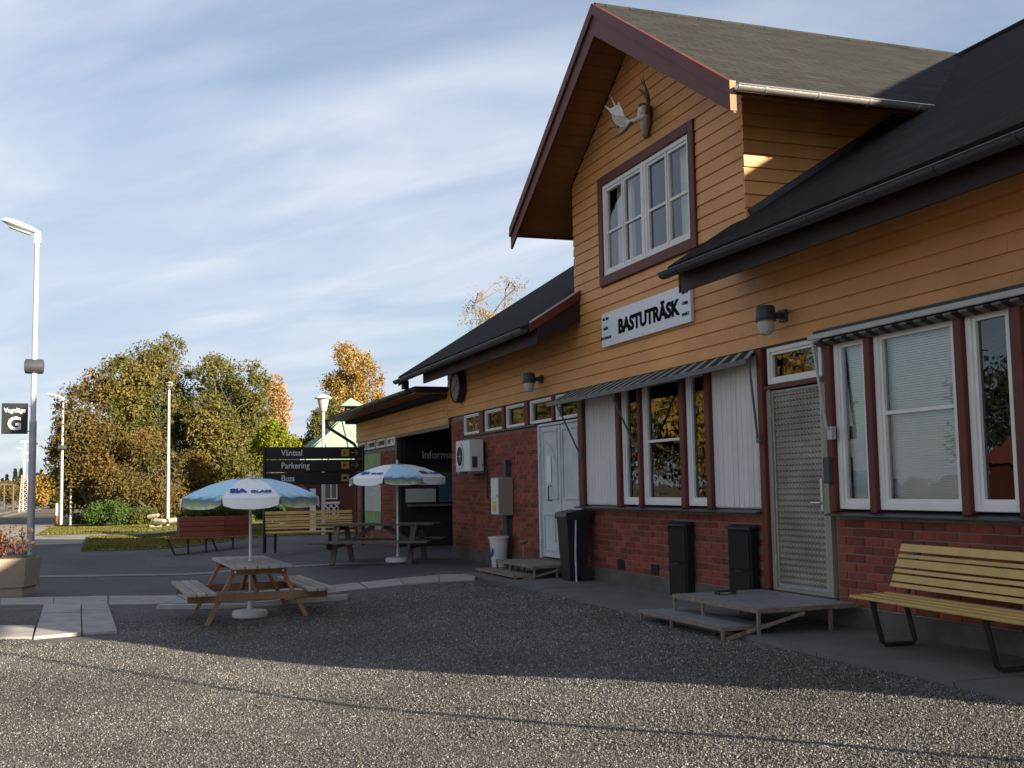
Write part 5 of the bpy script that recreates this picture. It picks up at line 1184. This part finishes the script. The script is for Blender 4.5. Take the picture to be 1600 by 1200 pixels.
tree('birch_tree', 'golden birch rising behind the flat roof of the low wing', 76, 548, [(540, 552, 24, 22), (560, 575, 30, 30), (540, 605, 38, 34), (575, 625, 32, 36), (530, 650, 36, 36), (590, 590, 12, 20), (565, 668, 40, 30)], 'leaf_gold', 21000, .105, .40, 'birchbark', trunkr=.16, droop=.7, group='birches in autumn colour')
tree('green_tree', 'grey-green tree behind the park lamp', 70, 500, [(498, 665, 18, 28), (515, 640, 14, 20), (490, 690, 18, 20), (530, 680, 22, 22)], 'leaf_green', 6500, .10, .38, trunkr=.1)
tree('rust_tree', 'low brown tree between thicket and kiosk', 72, 470, [(466, 705, 16, 20), (478, 720, 18, 20), (458, 730, 18, 20)], 'leaf_olive', 4200, .11, .38, trunkr=.1)
tree('birch_tree', 'thin half-bare birch showing above the dark roof slope', 62, 775, [(742, 472, 22, 32), (728, 505, 16, 24), (790, 450, 24, 22), (812, 440, 16, 16), (765, 495, 30, 26), (800, 480, 24, 26), (775, 540, 30, 40)], 'leaf_bare', 2600, .075, .30, 'twig', trunkr=.12, stems=3, droop=1.0, nclump=110, group='birches in autumn colour')
tree('green_shrub', 'low round green shrub on the lawn before the thicket', 59.5, 165, [(165, 800, 30, 17), (150, 806, 20, 13), (188, 806, 18, 12)], 'leaf_shrub', 6500, .075, .22, cat='shrub', stems=3, trunkr=.04, limb=False)
tree('green_shrub', 'dark green shrub under the thicket beside the slim lamp post', 60.5, 220, [(220, 806, 24, 14), (205, 812, 20, 10)], 'leaf_green', 3200, .08, .22, cat='shrub', stems=3, trunkr=.04, limb=False)
tree('green_shrub', 'green leafy shrub behind the yellow bench', 45, 440, [(420, 800, 22, 14), (450, 796, 24, 16), (470, 806, 16, 14)], 'leaf_shrub', 7000, .06, .2, cat='shrub', stems=3, trunkr=.03, limb=False)
tree('box_hedge', 'dark clipped hedge growing in the red planter box', 31.4, 335, [(310, 800, 22, 7), (345, 799, 24, 7), (372, 801, 16, 7)], 'leaf_green', 7000, .035, .09, cat='hedge', trunkr=.03, limb=False, zbase=.4)
# flowers in the concrete planter
fl = []
for k in range(46):
    a, r_ = random.uniform(0, 6.28), random.uniform(0, .5)
    fl.append((cx+r_*math.cos(a), cy+r_*math.sin(a), random.uniform(.16, .42)*(1.15 if math.cos(a) > .5 else .9)))
fm = MB(); pts = []
for (x, y, h_) in fl:
    fm.tube([(x, y, .37), (x+random.uniform(-.06, .06), y, .39+h_)], .006, 4, False)
    for q in range(26):
        pts.append((x+random.gauss(0, .05), y+random.gauss(0, .05), .40+h_*random.uniform(.15, 1.1)))
flt = thing('flowers', 'fading orange and dark leaved flowers in the concrete planter', 'flowers', (cx, cy, .4))
pts = np.array(pts); u, v = leaf_cloud(pts, .034); link('leaves', quads_mesh('leaves', pts.astype(np.float32), u, v, None), 'leaf_flower', flt); part('stems', fm, 'bark', flt, stuff=True)

# far edge of the railway
def spruce(label, px, Y, ztop, grp='spruces on the far horizon'):
    p = at_y(px, 780, Y); t = thing('spruce_tree', label, 'tree', (p.x, Y, -.3), 0, grp)
    n = 900; f = rng.uniform(0, 1, n)**.7; z_ = .8+f*(ztop-.8); r_ = (1-f)*ztop*.16*rng.uniform(.2, 1, n)+.05; a = rng.uniform(0, 6.283, n)
    P_ = np.stack([p.x+r_*np.cos(a), Y+r_*np.sin(a), z_], 1); u, v = leaf_cloud(P_, .32, .4)
    link('crown', quads_mesh('crown', P_.astype(np.float32), u, v, None), 'leaf_spruce', t); part('trunk', MB().tube([(p.x, Y, -.4), (p.x, Y, ztop)], [.18, .02], 6), 'bark', t)
for px, py in ((10, 742), (23, 735), (32, 731), (46, 738), (58, 741), (64, 734), (3, 748), (-20, 738), (-34, 744), (78, 745), (92, 742)):
    spruce('small dark spruce on the far horizon along the railway', px, 230+random.uniform(-15, 15), at_y(px, py, 230).z)
tree('autumn_tree', 'golden-brown tree along the railway before the horizon spruces', 150, 70, [(70, 765, 20, 22), (88, 770, 16, 20), (58, 775, 16, 16)], 'leaf_gold', 5000, .22, .8, trunkr=.14, group='trees along the railway')
tree('autumn_tree', 'rust-brown scrub along the railway behind the lattice mast', 165, 25, [(8, 768, 22, 14), (32, 765, 18, 16), (-15, 766, 20, 16)], 'leaf_rust', 5000, .22, .8, trunkr=.14, group='trees along the railway')
tree('autumn_tree', 'olive trees closing the view behind the lamp post foot', 140, 105, [(105, 770, 16, 26), (98, 785, 20, 16)], 'leaf_olive', 3500, .20, .7, trunkr=.14, group='trees along the railway')
pb = at_y(37, 797, 118); mz = lambda py: at_y(37, py, 118).z
lm = thing('lattice_mast', 'white lattice mast with lamp arms beside the far railway', 'mast', (pb.x, 118, -.3))
mm = MB(); w_ = .42; H_ = mz(742)
for sx in (-1, 1):
    for sy in (-1, 1): part('leg', MB().beam((pb.x+sx*w_, 118+sy*w_, -.3), (pb.x+sx*w_*.55, 118+sy*w_*.55, H_), .06, .06), 'oldwood', lm)
nb = 9
for k in range(nb):
    f0, f1 = k/nb, (k+1)/nb; a0, a1 = w_*(1-.45*f0), w_*(1-.45*f1); z0, z1 = -.3+(H_+.3)*f0, -.3+(H_+.3)*f1
    for sy in (-1, 1): mm.beam((pb.x-a0, 118+sy*a0, z0), (pb.x+a1, 118+sy*a1, z1), .03, .03).beam((pb.x+a0, 118+sy*a0, z0), (pb.x-a1, 118+sy*a1, z1), .03, .03)
part('lattice_brace', mm, 'oldwood', lm)
part('upper_pole', MB().tube([(pb.x, 118, H_), (pb.x, 118, mz(690))], .07, 8), 'acwhite', lm)
part('lamp_arm', MB().box(pb.x-.4, pb.x+.25, 117.9, 118.1, mz(691), mz(689)).box(pb.x-.2, pb.x+.4, 117.9, 118.1, mz(709), mz(707)).box(pb.x-.2, pb.x+.4, 117.9, 118.1, mz(720), mz(718)), 'acwhite', lm)
gq = at_g(20, 788)
for px_, y_ in ((20, 125), (6, 150)):
    q = at_y(px_, 790, y_); single('catenary_post', MB().tube([(q.x, y_, -.3), (q.x, y_, at_y(px_, 756, y_).z)], .12, 6).box(q.x-4, q.x, y_-.06, y_+.06, at_y(px_, 757, y_).z-.06, at_y(px_, 757, y_).z+.06), 'bark', 'thin grey post with cross arm along the far track' if px_ == 20 else 'second thin grey post with cross arm farther along the track', 'post')

# what the windows look at across the tracks
def free_tree(name, label, x, y, h, leaf, n, grp='trees across the tracks'):
    t = thing(name, label, 'tree', (x, y, -.3), 0, grp)
    nc = 110; d = rdir(nc); c = np.array([x, y, h*.47]); R_ = np.array([h*.34, h*.34, h*.46]); cc = c+d*R_*rng.uniform(.3, 1, (nc, 1))
    P_ = cc[rng.integers(nc, size=n)]+rng.normal(size=(n, 3))*h*.05; u, v = leaf_cloud(P_, .26)
    link('crown', quads_mesh('crown', P_.astype(np.float32), u, v, None), leaf, t); part('trunk', MB().tube([(x, y, -.4), (x, y, h*.8)], [.2, .04], 7), 'bark', t)
for i, (x, y, h, lf, lab) in enumerate(((-19, 52, 13, 'leaf_gold', 'golden tree across the tracks mirrored in the middle window'), (-15, 62, 14, 'leaf_olive', 'olive tree across the tracks mirrored in the small high windows'),
        (-13, 72, 13, 'leaf_rust', 'rust tree across the tracks beyond the golden one'), (-15, 88, 15, 'leaf_gold', 'tall gold tree across the tracks far along the line'),
        (-21, 57, 15, 'leaf_green', 'tall green tree across the tracks behind the golden one'), (-18, 76, 15, 'leaf_olive', 'broad olive tree across the tracks far behind'), (-24, 67, 16, 'leaf_rust', 'tallest rust tree across the tracks'),
        )):
    free_tree('autumn_tree', lab, x, y, h, lf, 6000)
free_tree('spruce_like_tree', 'dark green tree behind the red house across the tracks', -66, 84, 15, 'leaf_spruce', 4500)
rh = thing('red_house', 'red boarded house with tiled roof across the tracks', 'house', (-52.5, 60, -.3))
part('wall', MB().box(-56, -49, 53, 67, -.3, 2.8).prism([(-56, 53, 2.8), (-49, 53, 2.8), (-52.5, 53, 5.0)], (0, 14, 0)), 'redhouse', rh)
part('roof', MB().hexa([(-48.4, 52.5, 2.5), (-52.499, 52.5, 5.1), (-52.499, 67.5, 5.1), (-48.4, 67.5, 2.5), (-48.4, 52.5, 2.65), (-52.499, 52.5, 5.25), (-52.499, 67.5, 5.25), (-48.4, 67.5, 2.65)]), 'tile', rh)
part('roof', MB().hexa([(-56.6, 52.5, 2.5), (-52.501, 52.5, 5.1), (-52.501, 67.5, 5.1), (-56.6, 67.5, 2.5), (-56.6, 52.5, 2.65), (-52.501, 52.5, 5.25), (-52.501, 67.5, 5.25), (-56.6, 67.5, 2.65)]), 'tile', rh)
for y in (54.5, 58, 62): part('window', MB().box(-49, -48.94, y, y+1.3, .9, 2.1), 'white', rh)
lx = dup(lpG, (-5.4, 33, -.22), 0, 'lamp post with loudspeaker nearer the platform edge, mirrored in the middle window')

# grass on the lawns
n = 26000
gx = rng.uniform(-.8, 8, n); gy = rng.uniform(34.5, 46, n); far_ = rng.random(n) < .55
gx = np.where(far_, rng.uniform(-2.8, 10, n), gx); gy = np.where(far_, rng.uniform(49.2, 62, n), gy)
Pg = np.stack([gx, gy, np.array([gz(x) for x in gx])+.04], 1); up = np.stack([rng.normal(size=n)*.35, rng.normal(size=n)*.35, np.ones(n)], 1)*rng.uniform(.025, .05, (n, 1)); sd = np.cross(up, rdir(n)); sd = sd/np.linalg.norm(sd, axis=1, keepdims=True)*.03
go = link('lawn_grass', quads_mesh('lawn_grass', Pg.astype(np.float32), up, sd, None), 'grass'); go['kind'] = 'stuff'; go['label'] = 'short yellowing grass on the lawns'; go['category'] = 'grass'

# loose stones on the gravel
def pebbles(n):
    d = rng.uniform(0, 1, n)**1.25; Yp = 3.8+d*11.5; Xp = rng.uniform(-.10, .99, n)*(Yp+.5)-.2
    ok = (Xp < 5.12) & (Xp > -1.9) & ~((Xp < .12) & (Xp > -.85) & (Yp > 13.5)); Xp, Yp = Xp[ok], Yp[ok]; n = len(Xp)
    s = rng.uniform(.0034, .0072, n)*(1+.035*(Yp-4))
    o = np.array([[1, 0, 0], [0, 1, 0], [-1, 0, 0], [0, -1, 0], [0, 0, 1]], float)
    T = o[None]*(s[:, None, None]*rng.uniform(.7, 1.35, (n, 5, 3)))
    a = rng.uniform(0, 6.283, n); ca, sa = np.cos(a)[:, None], np.sin(a)[:, None]
    X_ = T[:, :, 0]*ca-T[:, :, 1]*sa; Y_ = T[:, :, 0]*sa+T[:, :, 1]*ca; Z_ = T[:, :, 2]*1.15
    Z_[:, 4] *= 1.0; X_[:, 4] += s*rng.uniform(-.4, .4, n)
    base = np.array([gz(x) for x in Xp])+.0035*(np.sin(Xp*3.1+Yp*1.7)+np.sin(Xp*1.3-Yp*2.9+1)+np.sin(Xp*7.3+Yp*5.1)*.5)
    V = np.stack([X_+Xp[:, None], Y_+Yp[:, None], Z_+base[:, None]+.0005], 2).reshape(-1, 3).astype(np.float32)
    f = np.array([[0, 1, 4], [1, 2, 4], [2, 3, 4], [3, 0, 4]]); F = (f[None]+5*np.arange(n)[:, None, None]).reshape(-1).astype(np.int32)
    me = bpy.data.meshes.new('gravel_stones'); me.vertices.add(len(V)); me.vertices.foreach_set('co', V.ravel()); me.loops.add(len(F)); me.loops.foreach_set('vertex_index', F)
    m_ = len(F)//3; me.polygons.add(m_); me.polygons.foreach_set('loop_start', np.arange(0, 3*m_, 3, dtype=np.int32)); me.polygons.foreach_set('loop_total', np.full(m_, 3, np.int32)); me.update(); me.validate()
    return me
po_ = link('gravel_stones', pebbles(380000), 'pebble'); po_['kind'] = 'stuff'; po_['label'] = 'loose grey gravel stones covering the yard'; po_['category'] = 'gravel'
n = 420; lx_ = rng.uniform(-1.4, 5, n); ly_ = rng.uniform(4.5, 34, n); Pl = np.stack([lx_, ly_, np.array([gz(x) for x in lx_])+.012], 1)
u = np.stack([rng.normal(size=n), rng.normal(size=n), rng.normal(size=n)*.15], 1); u = u/np.linalg.norm(u, axis=1, keepdims=True)*.018; v = np.cross(u, np.array([0, 0, 1.]))*.9
lo_ = link('fallen_leaves', quads_mesh('fallen_leaves', Pl.astype(np.float32), u, v, None), 'leaf_rust'); lo_['kind'] = 'stuff'; lo_['label'] = 'a few small fallen leaves on the gravel'; lo_['category'] = 'leaves'
